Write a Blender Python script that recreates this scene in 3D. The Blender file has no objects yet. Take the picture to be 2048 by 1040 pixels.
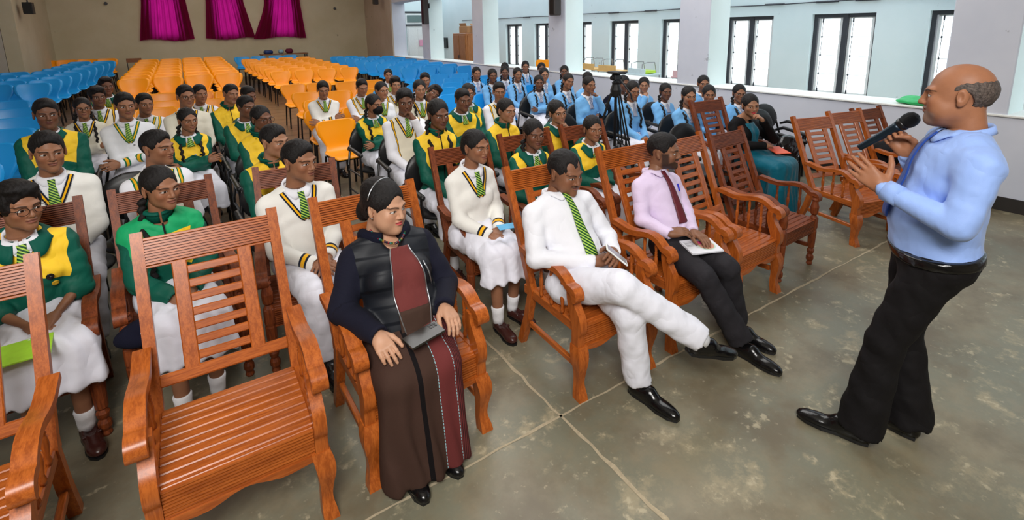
import bpy, math, random
import numpy as np
from mathutils import Vector, Matrix
PI=math.pi
random.seed(7); rng=np.random.default_rng(7)
S=bpy.context.scene; C=S.collection

# ---------------------------------------------------------------- camera, world, lights
def camera():
    a,b,c=1.3735,-.5708,-.0186
    R=Matrix.Rotation(b,4,'Z')@Matrix.Rotation(a,4,'X')@Matrix.Rotation(c,4,'Z')
    cd=bpy.data.cameras.new('camera'); co=bpy.data.objects.new('camera',cd); C.objects.link(co)
    cd.sensor_fit='HORIZONTAL'; cd.sensor_width=36; cd.lens=1007/2048*36
    cd.shift_y=-(520-259.4)/2048; cd.clip_start=.05; cd.clip_end=300
    co.matrix_world=Matrix.Translation((0,0,1.9))@R
    S.camera=co
camera()
S.view_settings.view_transform='Standard'; S.view_settings.look='None'
S.view_settings.gamma=1; S.view_settings.use_curve_mapping=False
S.view_settings.exposure=0.0
w=bpy.data.worlds.new('overcast_sky'); S.world=w; w.use_nodes=True
w.node_tree.nodes['Background'].inputs[0].default_value=(.86,.95,1,1)
w.node_tree.nodes['Background'].inputs[1].default_value=2.6
def area(name,loc,target,sx,sy,power,col=(1,1,1)):
    l=bpy.data.lights.new(name,'AREA'); l.shape='RECTANGLE'; l.size=sx; l.size_y=sy; l.energy=power; l.color=col
    o=bpy.data.objects.new(name,l); C.objects.link(o); o.location=loc
    o.rotation_euler=(Vector(target)-Vector(loc)).to_track_quat('-Z','Y').to_euler(); return o
area('bounce_flash',(-.9,-1.2,3.9),(2.0,3.2,.5),2.2,1.6,265,(1,.97,.93))
area('hall_fill_front',(3.6,5.0,4.9),(4.2,5.0,0),4.5,4,210,(1,.985,.97))  # added soft fill, brightens the crowd and right wall; no known fitting
area('hall_fill_mid',(1.6,12.5,4.9),(1.6,12.5,0),6,5,230,(1,.93,.84))  # added fill under the ceiling to lift the plastic chair rows
area('hall_fill_back',(1.6,18,4.9),(1.6,18.5,0),6,4,85,(1,.92,.8))  # weaker added fill for the rear rows and back wall

# ---------------------------------------------------------------- node helpers
class NT:
    def __init__(s,m): s.t=m.node_tree; s.n=s.t.nodes; s.l=s.t.links
    def new(s,k,**kw):
        n=s.n.new(k)
        for a,b in kw.items(): setattr(n,a,b)
        return n
    def put(s,inp,v):
        if isinstance(v,V): s.l.new(v.s,inp)
        elif hasattr(v,'is_output'): s.l.new(v,inp)
        else:
            try: inp.default_value=v
            except Exception: inp.default_value=(*v,1) if len(v)==3 else v
    def m(s,op,a,b=0,c=0):
        n=s.new('ShaderNodeMath',operation=op); s.put(n.inputs[0],a); s.put(n.inputs[1],b)
        s.put(n.inputs[2],c); return V(s,n.outputs[0])
    def mix(s,f,a,b):
        n=s.new('ShaderNodeMix',data_type='RGBA'); s.put(n.inputs[0],f); s.put(n.inputs[6],a); s.put(n.inputs[7],b)
        return n.outputs[2]
    def attr(s,name,typ='GEOMETRY'):
        n=s.new('ShaderNodeAttribute',attribute_name=name,attribute_type=typ); return n
    def sep(s,v):
        n=s.new('ShaderNodeSeparateXYZ'); s.l.new(v,n.inputs[0]); return [V(s,o) for o in n.outputs]
    def comb(s,x,y,z):
        n=s.new('ShaderNodeCombineXYZ')
        for i,q in enumerate((x,y,z)): s.put(n.inputs[i],q)
        return n.outputs[0]
    def noise(s,vec,scale,detail=3,rough=.5,mult=None):
        if mult:
            mm=s.new('ShaderNodeVectorMath',operation='MULTIPLY'); s.l.new(vec,mm.inputs[0]); mm.inputs[1].default_value=mult; vec=mm.outputs[0]
        n=s.new('ShaderNodeTexNoise'); s.l.new(vec,n.inputs['Vector']); n.inputs['Scale'].default_value=scale
        n.inputs['Detail'].default_value=detail; n.inputs['Roughness'].default_value=rough; return V(s,n.outputs[0])
    def obj(s): return s.new('ShaderNodeTexCoord').outputs['Object']
    def step(s,v,e,soft):   # smooth 0->1 as v rises through e
        n=s.new('ShaderNodeMapRange',interpolation_type='SMOOTHSTEP'); s.put(n.inputs[0],v)
        n.inputs[1].default_value=e-soft; n.inputs[2].default_value=e+soft; return V(s,n.outputs[0])
class V:
    def __init__(s,t,o): s.t=t; s.s=o
    def __add__(s,o): return s.t.m('ADD',s,o)
    __radd__=__add__
    def __sub__(s,o): return s.t.m('SUBTRACT',s,o)
    def __rsub__(s,o): return s.t.m('SUBTRACT',o,s)
    def __mul__(s,o): return s.t.m('MULTIPLY',s,o)
    __rmul__=__mul__
    def __truediv__(s,o): return s.t.m('DIVIDE',s,o)
    def lt(s,o): return s.t.m('LESS_THAN',s,o)
    def gt(s,o): return s.t.m('GREATER_THAN',s,o)
    def abs(s): return s.t.m('ABSOLUTE',s)
    def max(s,o): return s.t.m('MAXIMUM',s,o)
    def min(s,o): return s.t.m('MINIMUM',s,o)
    def frac(s): return s.t.m('FRACT',s)
def newmat(name,rough=.6,metal=0,spec=.5):
    m=bpy.data.materials.new(name); m.use_nodes=True; b=m.node_tree.nodes['Principled BSDF']
    b.inputs['Roughness'].default_value=rough; b.inputs['Metallic'].default_value=metal
    b.inputs['Specular IOR Level'].default_value=spec
    return m,NT(m),b
def bump(t,b,h,strength=.2,dist=.01):
    n=t.new('ShaderNodeBump'); n.inputs['Strength'].default_value=strength; n.inputs['Distance'].default_value=dist
    t.put(n.inputs['Height'],h); t.l.new(n.outputs[0],b.inputs['Normal'])
def lin(r,g,b):
    f=lambda c:(c/255/12.92) if c/255<=.04045 else ((c/255+.055)/1.055)**2.4
    return (f(r),f(g),f(b),1)
MC={}
def plain(name,rgb,rough=.6,metal=0,var=.12,scale=30,bmp=0,spec=.5,bscale=None):
    if name in MC: return MC[name]
    m,t,b=newmat(name,rough,metal,spec); c=lin(*rgb)
    n=t.noise(t.obj(),scale,3)
    t.l.new(t.mix(n,tuple(x*(1-var) for x in c[:3])+(1,),tuple(min(1,x*(1+var)) for x in c[:3])+(1,)),b.inputs['Base Color'])
    if bmp: bump(t,b,t.noise(t.obj(),bscale or scale*4,3),bmp,.004)
    MC[name]=m; return m
def wood(name,c1,c2,rough,axis,coat=.3):
    m,t,b=newmat(name,rough); mult={'x':(1.2,14,14),'y':(14,1.2,14),'z':(14,14,1.2)}[axis]
    o=t.obj(); info=t.new('ShaderNodeObjectInfo')
    va=t.new('ShaderNodeVectorMath',operation='ADD'); t.l.new(o,va.inputs[0])
    t.l.new(t.comb(V(t,info.outputs['Random'])*9,V(t,info.outputs['Random'])*7,0),va.inputs[1]); o=va.outputs[0]
    g=t.noise(o,4,5,.6,mult); g2=t.noise(o,16,3,.6,mult)
    f=t.step(g*.7+g2*.3,.5,.16)
    t.l.new(t.mix(f,lin(*c1),lin(*c2)),b.inputs['Base Color'])
    b.inputs['Coat Weight'].default_value=coat*.5; b.inputs['Coat Roughness'].default_value=.25; b.inputs['Specular IOR Level'].default_value=.35
    bump(t,b,g2,.06,.002); return m

# ---------------------------------------------------------------- mesh helpers
class MB:
    def __init__(s): s.v=[]; s.f=[]
    def add(s,v,f):
        k=len(s.v); s.v+= [tuple(map(float,p)) for p in v]; s.f+=[tuple(i+k for i in q) for q in f]; return s
    def box(s,c,d,M=None,bev=0):
        x,y,z=[q/2 for q in d]
        if bev>0:
            b=min(bev,x*.9,y*.9,z*.9); P=[]; idx={}
            for sx in(-1,1):
                for sy in(-1,1):
                    for sz in(-1,1):
                        for k in range(3):
                            p=[sx*x,sy*y,sz*z]; e=[sx*b,sy*b,sz*b]
                            q=[p[i]-(e[i] if i!=k else 0) for i in range(3)]
                            idx[(sx,sy,sz,k)]=len(P); P.append(q)
            F=[]
            for k in range(3):
                a,b2=(k+1)%3,(k+2)%3
                for sg in(-1,1):
                    q=[]
                    for (u,w2) in((-1,-1),(1,-1),(1,1),(-1,1)):
                        t=[0,0,0]; t[k]=sg;t[a]=u;t[b2]=w2; q.append(idx[(*t,k)])
                    F.append(q if sg>0 else q[::-1])
                for u in(-1,1):
                    for w2 in(-1,1):   # edge along k
                        t0=[0,0,0];t1=[0,0,0]; t0[k]=-1;t1[k]=1
                        for t in(t0,t1): t[a]=u;t[b2]=w2
                        q=[idx[(*t0,a)],idx[(*t0,b2)],idx[(*t1,b2)],idx[(*t1,a)]]
                        F.append(q if u*w2>0 else q[::-1])
            for sx in(-1,1):
                for sy in(-1,1):
                    for sz in(-1,1):
                        q=[idx[(sx,sy,sz,k)] for k in range(3)]; F.append(q if sx*sy*sz>0 else q[::-1])
        else:
            P=[(sx*x,sy*y,sz*z) for sx in(-1,1) for sy in(-1,1) for sz in(-1,1)]
            F=[(0,1,3,2),(4,6,7,5),(0,4,5,1),(2,3,7,6),(0,2,6,4),(1,5,7,3)]
        if M is not None: P=[M@Vector(p) for p in P]
        return s.add([(p[0]+c[0],p[1]+c[1],p[2]+c[2]) for p in P],F)
    def beam(s,a,b,w,h,bev=.004,up=(0,0,1)):
        a=Vector(a);b=Vector(b); d=b-a; L=d.length; y=d/L; x=y.cross(Vector(up)); 
        if x.length<1e-4: x=Vector((1,0,0))
        x.normalize(); z=x.cross(y); M=Matrix((x,y,z)).transposed()
        return s.box((a+b)/2,(w,L,h),M,bev)
    def tube(s,pts,r,n=8,cap=True,sx=1):
        pts=[Vector(p) for p in pts]; R=r if isinstance(r,(list,tuple)) else [r]*len(pts); V_=[];F=[]
        up=Vector((0,0,1)); prev=None
        for i,p in enumerate(pts):
            d=(pts[min(i+1,len(pts)-1)]-pts[max(i-1,0)]).normalized()
            if prev is None:
                x=d.cross(up); 
                if x.length<.05: x=d.cross(Vector((0,1,0)))
                x.normalize()
            else: x=(prev-d*prev.dot(d)).normalized()
            prev=x; y=d.cross(x)
            for k in range(n):
                a=2*PI*k/n; V_.append(p+x*math.cos(a)*R[i]*sx+y*math.sin(a)*R[i])
        for i in range(len(pts)-1):
            for k in range(n):
                a,b=i*n+k,i*n+(k+1)%n; F.append((a,b,b+n,a+n))
        if cap: F.append(tuple(range(n))[::-1]); F.append(tuple(range(len(V_)-n,len(V_))))
        return s.add(V_,F)
    def lathe(s,prof,c=(0,0,0),n=14):   # prof [(r,z)]
        V_=[];F=[]
        for r,z in prof:
            for k in range(n): V_.append((c[0]+r*math.cos(2*PI*k/n),c[1]+r*math.sin(2*PI*k/n),c[2]+z))
        for i in range(len(prof)-1):
            for k in range(n):
                a,b=i*n+k,i*n+(k+1)%n; F.append((a,b,b+n,a+n))
        F.append(tuple(range(n))[::-1]); F.append(tuple(range(len(V_)-n,len(V_))))
        return s.add(V_,F)
    def prism(s,poly,x0,x1,ax=0):       # extrude polygon (given in the 2 other axes) along an axis
        n=len(poly); V_=[]
        for x in(x0,x1):
            for a,b in poly:
                p=[a,b]; p.insert(ax,x); V_.append(p)
        A=sum(poly[i][0]*poly[(i+1)%n][1]-poly[(i+1)%n][0]*poly[i][1] for i in range(n))
        F=[tuple(range(n))[::-1],tuple(range(n,2*n))]+[(i,(i+1)%n,(i+1)%n+n,i+n) for i in range(n)]
        if (A<0)^(ax==1): F=[f[::-1] for f in F]
        return s.add(V_,F)
    def ribbon(s,path,th,x0,x1):        # path of (y,z), thickness th (scalar or list) below, extruded in x
        n=len(path); T=th if isinstance(th,(list,tuple)) else [th]*n; up=[];dn=[]
        for i,(y,z) in enumerate(path):
            a=path[max(i-1,0)]; b=path[min(i+1,n-1)]; dy,dz=b[0]-a[0],b[1]-a[1]; L=math.hypot(dy,dz) or 1
            nx,nz=-dz/L,dy/L
            up.append((y+nx*T[i]/2,z+nz*T[i]/2)); dn.append((y-nx*T[i]/2,z-nz*T[i]/2))
        V_=[]
        for x in(x0,x1):
            V_+=[(x,*p) for p in up]+[(x,*p) for p in dn]
        F=[]; m=2*n
        for i in range(n-1):
            F+=[(i,i+1,m+i+1,m+i)[::-1],(n+i,n+i+1,m+n+i+1,m+n+i),(i,i+1,n+i+1,n+i),(m+i,m+i+1,m+n+i+1,m+n+i)[::-1]]
        F+=[(0,n,m+n,m),(n-1,2*n-1,m+2*n-1,m+n-1)[::-1]]
        return s.add(V_,F)
    def mesh(s,name,mat=None,smooth=False):
        me=bpy.data.meshes.new(name); me.from_pydata(s.v,[],s.f)
        if mat: me.materials.append(mat)
        me.validate(); me.update()
        if smooth: me.shade_smooth()
        if smooth and smooth is not True: me.set_sharp_from_angle(angle=smooth)
        return me
def obj(name,me,parent=None,loc=(0,0,0),rz=0,**k):
    o=bpy.data.objects.new(name,me); C.objects.link(o); o.parent=parent; o.location=loc
    if rz: o.rotation_euler=(0,0,rz)
    for a,b in k.items():
        if b is not None: o[a]=b
    return o
def thing(name,label,cat,loc=(0,0,0),rz=0,group=None): return obj(name,None,None,loc,rz,label=label,category=cat,group=group)
def struct(name,me,loc=(0,0,0)): return obj(name,me,None,loc,0,kind='structure')
def inst(tpl,name,label,cat,loc,rz=0,group=None,sx=1):
    # tpl: list of (part name, mesh) ; one linked object per part
    r=thing(name,label,cat,loc,rz,group); r.scale=(sx,1,1)
    for pn,me in tpl: obj(pn,me,r)
    return r
# ---------------------------------------------------------------- setting materials
def zf(y): return max(0.,(y-9)*.022)
def floor_mat():
    m,t,b=newmat('polished_cement',.34,0,.45); o=t.obj(); x,y,z=t.sep(o)
    n1=t.noise(o,1.3,6,.65); n2=t.noise(o,5.5,5,.7); n3=t.noise(o,23,3,.6); n4=t.noise(o,2.6,4,.6)
    c=t.mix(t.step(n1,.5,.13),lin(106,97,78),lin(142,132,108))
    c=t.mix(t.step(n4*.6+n2*.4,.50,.10)*.7,c,lin(108,112,98))
    c=t.mix(t.step(n2*.6+n1*.4,.57,.05)*.6,c,lin(168,154,124))
    c=t.mix(t.step(n3*.5+n2*.5,.60,.04)*.55,c,lin(190,178,150))
    c=t.mix(t.step(n3*.6+n1*.4,.40,.05)*-1+1.0,c,c)
    far=t.step(y,6.5,2.5)
    pl=t.step(t.m('ABSOLUTE',(y*2.2).frac()-.5),.44,.04)
    c2=t.mix(pl,lin(112,88,62),lin(60,46,34)); c2=t.mix(n2*.5,c2,lin(135,112,85))
    t.l.new(t.mix(far,c,c2),b.inputs['Base Color'])
    t.put(b.inputs['Roughness'],n2*.28+.2); bump(t,b,n2*.6+n3*.4,.12,.004); return m
def wall_mat(name,c1,c2,rough=.75):
    m,t,b=newmat(name,rough,0,.3); o=t.obj(); n=t.noise(o,.9,4,.6); n2=t.noise(o,7,4,.6); n3=t.noise(o,3.1,2,.5)
    c=t.mix(t.step(n,.5,.2),lin(*c1),lin(*c2)); dk=tuple(q*.62 for q in c1)
    c=t.mix(t.step(n2*.5+n3*.5,.665,.012)*.5,c,lin(*dk)); t.l.new(c,b.inputs['Base Color']); bump(t,b,n2,.08,.004); return m
M_floor=floor_mat()
M_wg=wall_mat('grey_plaster',(200,205,219),(212,216,228)); M_wb=wall_mat('beige_plaster',(188,178,150),(199,190,165))
M_wl=wall_mat('left_plaster',(178,170,158),(186,180,168)); M_wt=wall_mat('tan_plaster',(176,158,140),(186,170,154))
M_wc=wall_mat('corridor_plaster',(222,238,238),(230,243,243)); M_white=plain('white_paint',(236,238,236),.5)
M_black=plain('black_metal',(18,17,18),.3,.0,.2); M_blackp=plain('black_plastic',(20,20,22),.42); M_dark=plain('dark_frame',(58,60,66),.5)
M_steel=plain('steel',(170,172,176),.3,.9); M_base=plain('black_skirting',(38,34,32),.6,0,.4,12)
# ---------------------------------------------------------------- hall shell
XR,YB,XL=6.8,22.0,-6.2
b=MB(); 
for (ya,yb) in((-4,9),(9,YB)): b.add([(XL-.3,ya,zf(ya)),(XR+2.6,ya,zf(ya)),(XR+2.6,yb,zf(yb)),(XL-.3,yb,zf(yb))],[(0,1,2,3)])
struct('floor',b.mesh('floor',M_floor))
def joint(name,pts,wd):
    P=[];F=[]; n=len(pts)
    for i,(x,y) in enumerate(pts):
        a=pts[max(0,i-1)];c=pts[min(n-1,i+1)]; dx,dy=c[0]-a[0],c[1]-a[1]; L=math.hypot(dx,dy)
        k=wd*(.6+.9*random.random())
        P+=[(x-dy/L*k,y+dx/L*k,.0015),(x+dy/L*k,y-dx/L*k,.0015)]
        if i: F.append((2*i-2,2*i-1,2*i+1,2*i))
    b=MB(); b.add(P,F); return struct(name,b.mesh(name,plain('joint_mortar',(172,158,132),.8,0,.3,60)))
joint('trim_1',[(x/12,1.722+random.uniform(-.006,.006)) for x in range(-24,80)],.006)
joint('trim_2',[(1.364+random.uniform(-.008,.008),y/14) for y in range(-20,92)],.009)
joint('trim_3',[(x/12,-1.3+random.uniform(-.006,.006)) for x in range(-10,80)],.006)
# right wall with its openings
b=MB(); H_=5.2
b.box((XR+.25,9,.475),(.5,26,.95),None,.012); b.box((XR+.25,9,4.05),(.5,26,2.2)); b.box((XR+.25,20.4,1.95),(.5,3.2,2.2)); b.box((XR+.25,-3,1.95),(.5,1.2,2.2))
struct('wall_right',b.mesh('wall_right',M_wg))
b=MB(); b.box((XR+.25,9,.962),(.54,26,.024),None,.006); struct('trim_4',b.mesh('sill_cap',M_white))
for i,(y0,y1) in enumerate([(1.476,2.02),(4.95,5.52),(8.455,9.04),(11.94,12.53),(15.45,16.05)]):
    b=MB(); b.box((XR+.25,(y0+y1)/2,1.96),(.5,y1-y0,2.0),None,.01); me=b.mesh('pillar',M_wg); me.materials.append(M_wc)
    for p in me.polygons:
        if p.center.x>XR+.02 : p.material_index=1
    struct('pillar',me)
b=MB(); b.box((XR-.008,9,.07),(.016,26,.14)); struct('baseboard_right',b.mesh('baseboard',M_base))
# back wall with three curtained windows
WN=[(-.78,.0),(1.18,1.92),(3.12,3.86)]
b=MB(); z0,z1=1.85,3.7
def bw(x0,x1,za,zb): b.box(((x0+x1)/2,YB+.15,(za+zb)/2),(x1-x0,.3,zb-za))
bw(-6.5,7.3,-.2,z0); bw(-6.5,7.3,z1,H_); e=[-6.5]+[q for p in WN for q in p]+[7.3]
for i in range(0,8,2): bw(e[i],e[i+1],z0,z1)
struct('wall_back',b.mesh('wall_back',M_wb))
b=MB(); b.box((XR-.03,20.4,2.6),(.06,3.2,5.2)); struct('wall_right_end',b.mesh('wall_end',M_wt))
b=MB(); b.box((-3.65,19.95,2.6),(.3,4.1,5.2)); struct('wall_left_end',b.mesh('wall_left_end',M_wb))
b=MB(); b.box((-5.09,18.05,2.6),(2.56,.3,5.2)); struct('wall_left_return',b.mesh('wall_left_return',M_wl))
b=MB(); b.box((-6.35,9,2.6),(.3,26,5.2)); struct('wall_left',b.mesh('wall_left',M_wl))
b=MB(); b.box((.5,-4.1,2.6),(14,.2,5.4)); struct('wall_front',b.mesh('wall_front',M_wb))
b=MB(); b.box((.5,9,5.25),(14,26,.1)); struct('ceiling',b.mesh('ceiling',plain('ceiling_paint',(225,222,212),.8)))
# windows behind the curtains
for i,(x0,x1) in enumerate(WN):
    f=MB(); w_=x1-x0; cx=(x0+x1)/2
    for xx in (x0+.03,cx,x1-.03): f.box((xx,YB+.1,2.775),(.05,.05,1.85))
    for zz in (1.88,2.5,3.1,3.67): f.box((cx,YB+.1,zz),(w_,.05,.05))
    struct('window_%d'%(i+20),f.mesh('window_frame',M_dark))
def curtain_mat():
    m,t,b=newmat('magenta_curtain',.8,0,.2); b.inputs['Base Color'].default_value=lin(70,5,32)
    tr=t.new('ShaderNodeBsdfTranslucent'); tr.inputs[0].default_value=(.85,.012,.36,1)
    mx=t.new('ShaderNodeMixShader'); mx.inputs[0].default_value=.42; out=t.n['Material Output']
    t.l.new(b.outputs[0],mx.inputs[1]); t.l.new(tr.outputs[0],mx.inputs[2]); t.l.new(mx.outputs[0],out.inputs[0]); return m
M_cur=curtain_mat()
def curtain(xb0,xb1,xt0,xt1,lab,k,sweep=0):
    b=MB(); nu,nv=90,14; P=[];F=[]
    for j in range(nv+1):
        v=j/nv; z=1.74+v*2.1
        for i in range(nu+1):
            u=i/nu; vv=min(1,v*1.6); x=(xb0+(xb1-xb0)*u)*(1-vv)+(xt0+(xt1-xt0)*u)*vv
            if sweep: x-=sweep*(1-u)**2*max(0,1-v*2.2)
            y=21.91+.035*math.sin(u*38+k+.6*math.sin(v*3+u*5))+.018*math.sin(u*91+k*2)
            P.append((x,y,z+.035*math.sin(u*7+k)*(1-v)))
    for j in range(nv):
        for i in range(nu): a=j*(nu+1)+i; F.append((a,a+1,a+nu+2,a+nu+1))
    b.add(P,F); r=obj('curtain',b.mesh('curtain',M_cur,True),label=lab,category='curtain',group='window curtains on the back wall')
curtain(-1.2,.42,-1.0,.30,'magenta curtain with dark edges, leftmost of the three on the back wall',0)
curtain(.78,2.42,.92,2.14,'magenta curtain in the middle of the back wall',2)
curtain(2.47,4.25,2.85,4.14,'magenta curtain nearest the right side of the back wall, swept at the foot',4,.12)
# ---------------------------------------------------------------- corridor beyond the arcade
XO=9.1; ZB,ZT=.68,2.05
wins=[14.45-1.64*k for k in range(-1,11)]
b=MB()
def ow(y0,y1,za,zb): b.box((XO+.15,(y0+y1)/2,(za+zb)/2),(.3,y1-y0,zb-za))
ow(-4,19.6,-.1,ZB); ow(-4,19.6,ZT,3.7); e=sorted([q for s in wins for q in (s,s-.96)]); e=[-4]+e+[19.6]
for i in range(0,len(e),2): ow(e[i],e[i+1],ZB,ZT)
struct('wall_corridor',b.mesh('wall_corridor',M_wc))
b=MB(); b.box((8.2,19.65,1.85),(1.9,.3,3.7)); struct('wall_corridor_end',b.mesh('wall_corridor_end',M_wc))
def pane_mat():
    m,t,b=newmat('frosted_pane',.5); tr=t.new('ShaderNodeBsdfTranslucent'); tr.inputs[0].default_value=(.95,.97,.97,1)
    tp=t.new('ShaderNodeBsdfTransparent'); mx=t.new('ShaderNodeMixShader'); mx.inputs[0].default_value=.75
    t.l.new(tr.outputs[0],mx.inputs[1]); t.l.new(tp.outputs[0],mx.inputs[2]); t.l.new(mx.outputs[0],t.n['Material Output'].inputs[0]); return m
M_pane=pane_mat()
fr=MB(); x=.12
fr.box((x,-.96+.02,0),(.08,.04,1.37)); fr.box((x,-.03,0),(.08,.06,1.37)); fr.box((x,-.48,.655),(.08,.96,.06)); fr.box((x,-.48,-.675),(.08,.96,.02)); me_wf=fr.mesh('window_frame',M_dark)
mu=MB(); mu.box((x-.01,-.5,0),(.09,.075,1.36)); me_mu=mu.mesh('mullion',M_dark)
sa=MB()
for yy in(-.035,-.365): sa.box((0,yy,0),(.035,.035,1.28))
for zz in (-.625,.625): sa.box((0,-.2,zz),(.035,.36,.04))
for zz in (-.31,0,.31): sa.box((0,-.2,zz),(.012,.33,.008))
me_sa=sa.mesh('sash',M_white)
pn=MB(); pn.box((0,-.2,0),(.004,.31,.3)); me_pn=pn.mesh('pane',M_pane)
la=MB(); la.tube([(0,0,-.6),(0,0,.6)],.004,6)
for zz in(-.6,-.31,0,.31,.58): la.box((0,0,zz),(.018,.018,.03 if abs(zz)<.5 else .07))
me_la=la.mesh('latch_rod',M_dark)
for i,s in enumerate(wins):
    r=struct('window_%d'%(i+1),me_wf,(XO,s,(ZB+ZT)/2))
    obj('mullion',me_mu,r)
    for dy in(-.06,-.525):
        q=obj('sash',me_sa,r,(x,dy,0)); obj('latch_rod',me_la,q,(-.03,-.085,0))
        for k in range(4): obj('pane',me_pn,q,(0,0,(-.465,-.155,.155,.465)[k]))
b=MB(); b.tube([(XO-.03,y,2.25+.008*math.sin(y*2)) for y in np.linspace(-2,17.5,40)],.011,6)
for y in (3.6,4.2,5.1,8.0,9.2,13,15.2): b.tube([(XO-.03,y,2.25),(XO-.03,y+.35,2.25)],.02,6)
obj('cable_conduit',b.mesh('cable_conduit',M_dark),label='thin dark cable run along the corridor wall above the windows',category='cable')
# end door and its transom
b=MB(); b.box((8.0,19.48,1.05),(.8,.05,2.1),None,.01); d=struct('door_1',b.mesh('door',M_white))
b=MB(); 
for xx in(7.8,8.2): b.box((xx,19.445,1.05),(.3,.02,1.9),None,.008)
obj('door_panel',b.mesh('door_panel',M_white),d)
b=MB(); b.box((7.97,19.46,2.12),(.95,.09,.05)); b.box((7.97,19.46,2.63),(.95,.09,.06)); b.box((8.42,19.46,1.05),(.04,.09,2.1)); struct('trim_5',b.mesh('door_head',M_dark))
b=MB(); b.box((7.97,19.46,2.37),(.82,.06,.42)); tr=struct('window_13',b.mesh('transom',M_white)); b=MB(); b.box((7.97,19.42,2.37),(.7,.02,.28)); obj('pane',b.mesh('pane',plain('dark_glass',(110,130,128),.15)),tr)
b=MB(); b.box((8.22,19.39,1.42),(.28,.02,.24)); obj('notice',b.mesh('notice',plain('pink_paper',(236,168,196),.7)),label='pink paper notice hung at the white end door of the corridor',category='notice')
# cupboard, carton, board, wall speakers
M_cup=wood('cupboard_wood',(176,112,60),(140,84,42),.4,'z'); M_card=plain('cardboard',(176,128,84),.85)
r=thing('cupboard','tall brown wooden cupboard in the corridor behind the pillars','cupboard',(8.72,16.4,.16))
b=MB(); b.box((0,0,.81),(.72,1.0,1.62),None,.01); obj('body',b.mesh('body',M_cup),r)
for yy in(-.245,.245):
    b=MB(); b.box((-.37,yy,.8),(.02,.46,1.5),None,.006); d=obj('door',b.mesh('door',M_cup),r)
    b=MB(); b.box((-.39,yy*.2,.8),(.02,.03,.12)); obj('handle',b.mesh('handle',M_dark),d)
b=MB(); b.box((0,-.51,.8),(.6,.02,1.5),None,.006); obj('side_panel',b.mesh('side_panel',M_cup),r)
b=MB(); b.box((0,0,.12),(.5,.62,.24),None,.01); r=thing('carton','open cardboard box on top of the brown cupboard','box',(8.75,16.35,1.79)); obj('body',b.mesh('body',M_card),r)
b=MB(); b.box((.1,-.4,.25),(.45,.3,.01),Matrix.Rotation(.5,3,'X')); b.box((-.2,.1,.28),(.01,.5,.14),Matrix.Rotation(-.3,3,'Y')); obj('flap',b.mesh('flap',M_card),r)
b=MB(); b.box((9.07,19.0,1.4),(.04,.3,.42)); b.box((9.045,19.0,1.4),(.01,.22,.34)); obj('framed_board',b.mesh('framed_board',M_black),label='black framed board on the corridor wall beyond the cupboard',category='board')
def wall_speaker(loc,h,label,dx,rz=0):
    r=thing('wall_speaker',label,'loudspeaker',loc,rz)
    b=MB(); b.box((0,0,h/2),(.18,.19,h),None,.015); obj('cabinet',b.mesh('cabinet',plain('speaker_brown',(52,44,42),.5)),r)
    b=MB(); b.box((-.095,0,h/2),(.012,.15,h*.92),None,.005); obj('grille',b.mesh('grille',M_black),r)
    b=MB(); b.tube([(.12,0,h*.6),(dx,0,h*.6)],.02,8); b.box((dx-.01,0,h*.6),(.02,.1,.16)); obj('bracket',b.mesh('bracket',M_black),r)
wall_speaker((6.62,8.56,2.16),.85,'black column loudspeaker mounted on the grey pillar nearest the tripod',.17)
wall_speaker((6.64,15.35,2.1),.95,'brown column loudspeaker on the far pillar in front of the corridor door',.15)
wall_speaker((6.42,19.5,2.92),.5,'black loudspeaker on a bracket at the far right corner of the hall',.3)
r=thing('wall_speaker','small black box loudspeaker high on the left wall','loudspeaker',(-3.3,18.4,2.5)); b=MB(); b.box((.02,0,.17),(.2,.26,.3),None,.01); obj('cabinet',b.mesh('cabinet',M_blackp),r)
b=MB(); b.box((.02,-.135,.17),(.16,.01,.25)); obj('grille',b.mesh('grille',M_black),r); b=MB(); b.tube([(-.18,0,.45),(.02,0,.45),(.02,0,.3)],.02,8); b.box((-.1,.0,.47),(.3,.06,.05)); obj('bracket',b.mesh('bracket',M_dark),r)
b=MB(); b.tube([(0,0,0),(0,.05,0)],.05,10)
me=b.mesh('wall_hook',M_dark)
obj('wall_hook',me,None,(-1.97,21.93,2.99),0,label='small dark knob on the back wall left of the curtains',category='hook')
obj('wall_hook',me,None,(5.49,21.93,2.87),0,label='small dark knob on the back wall right of the curtains',category='hook')
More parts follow.
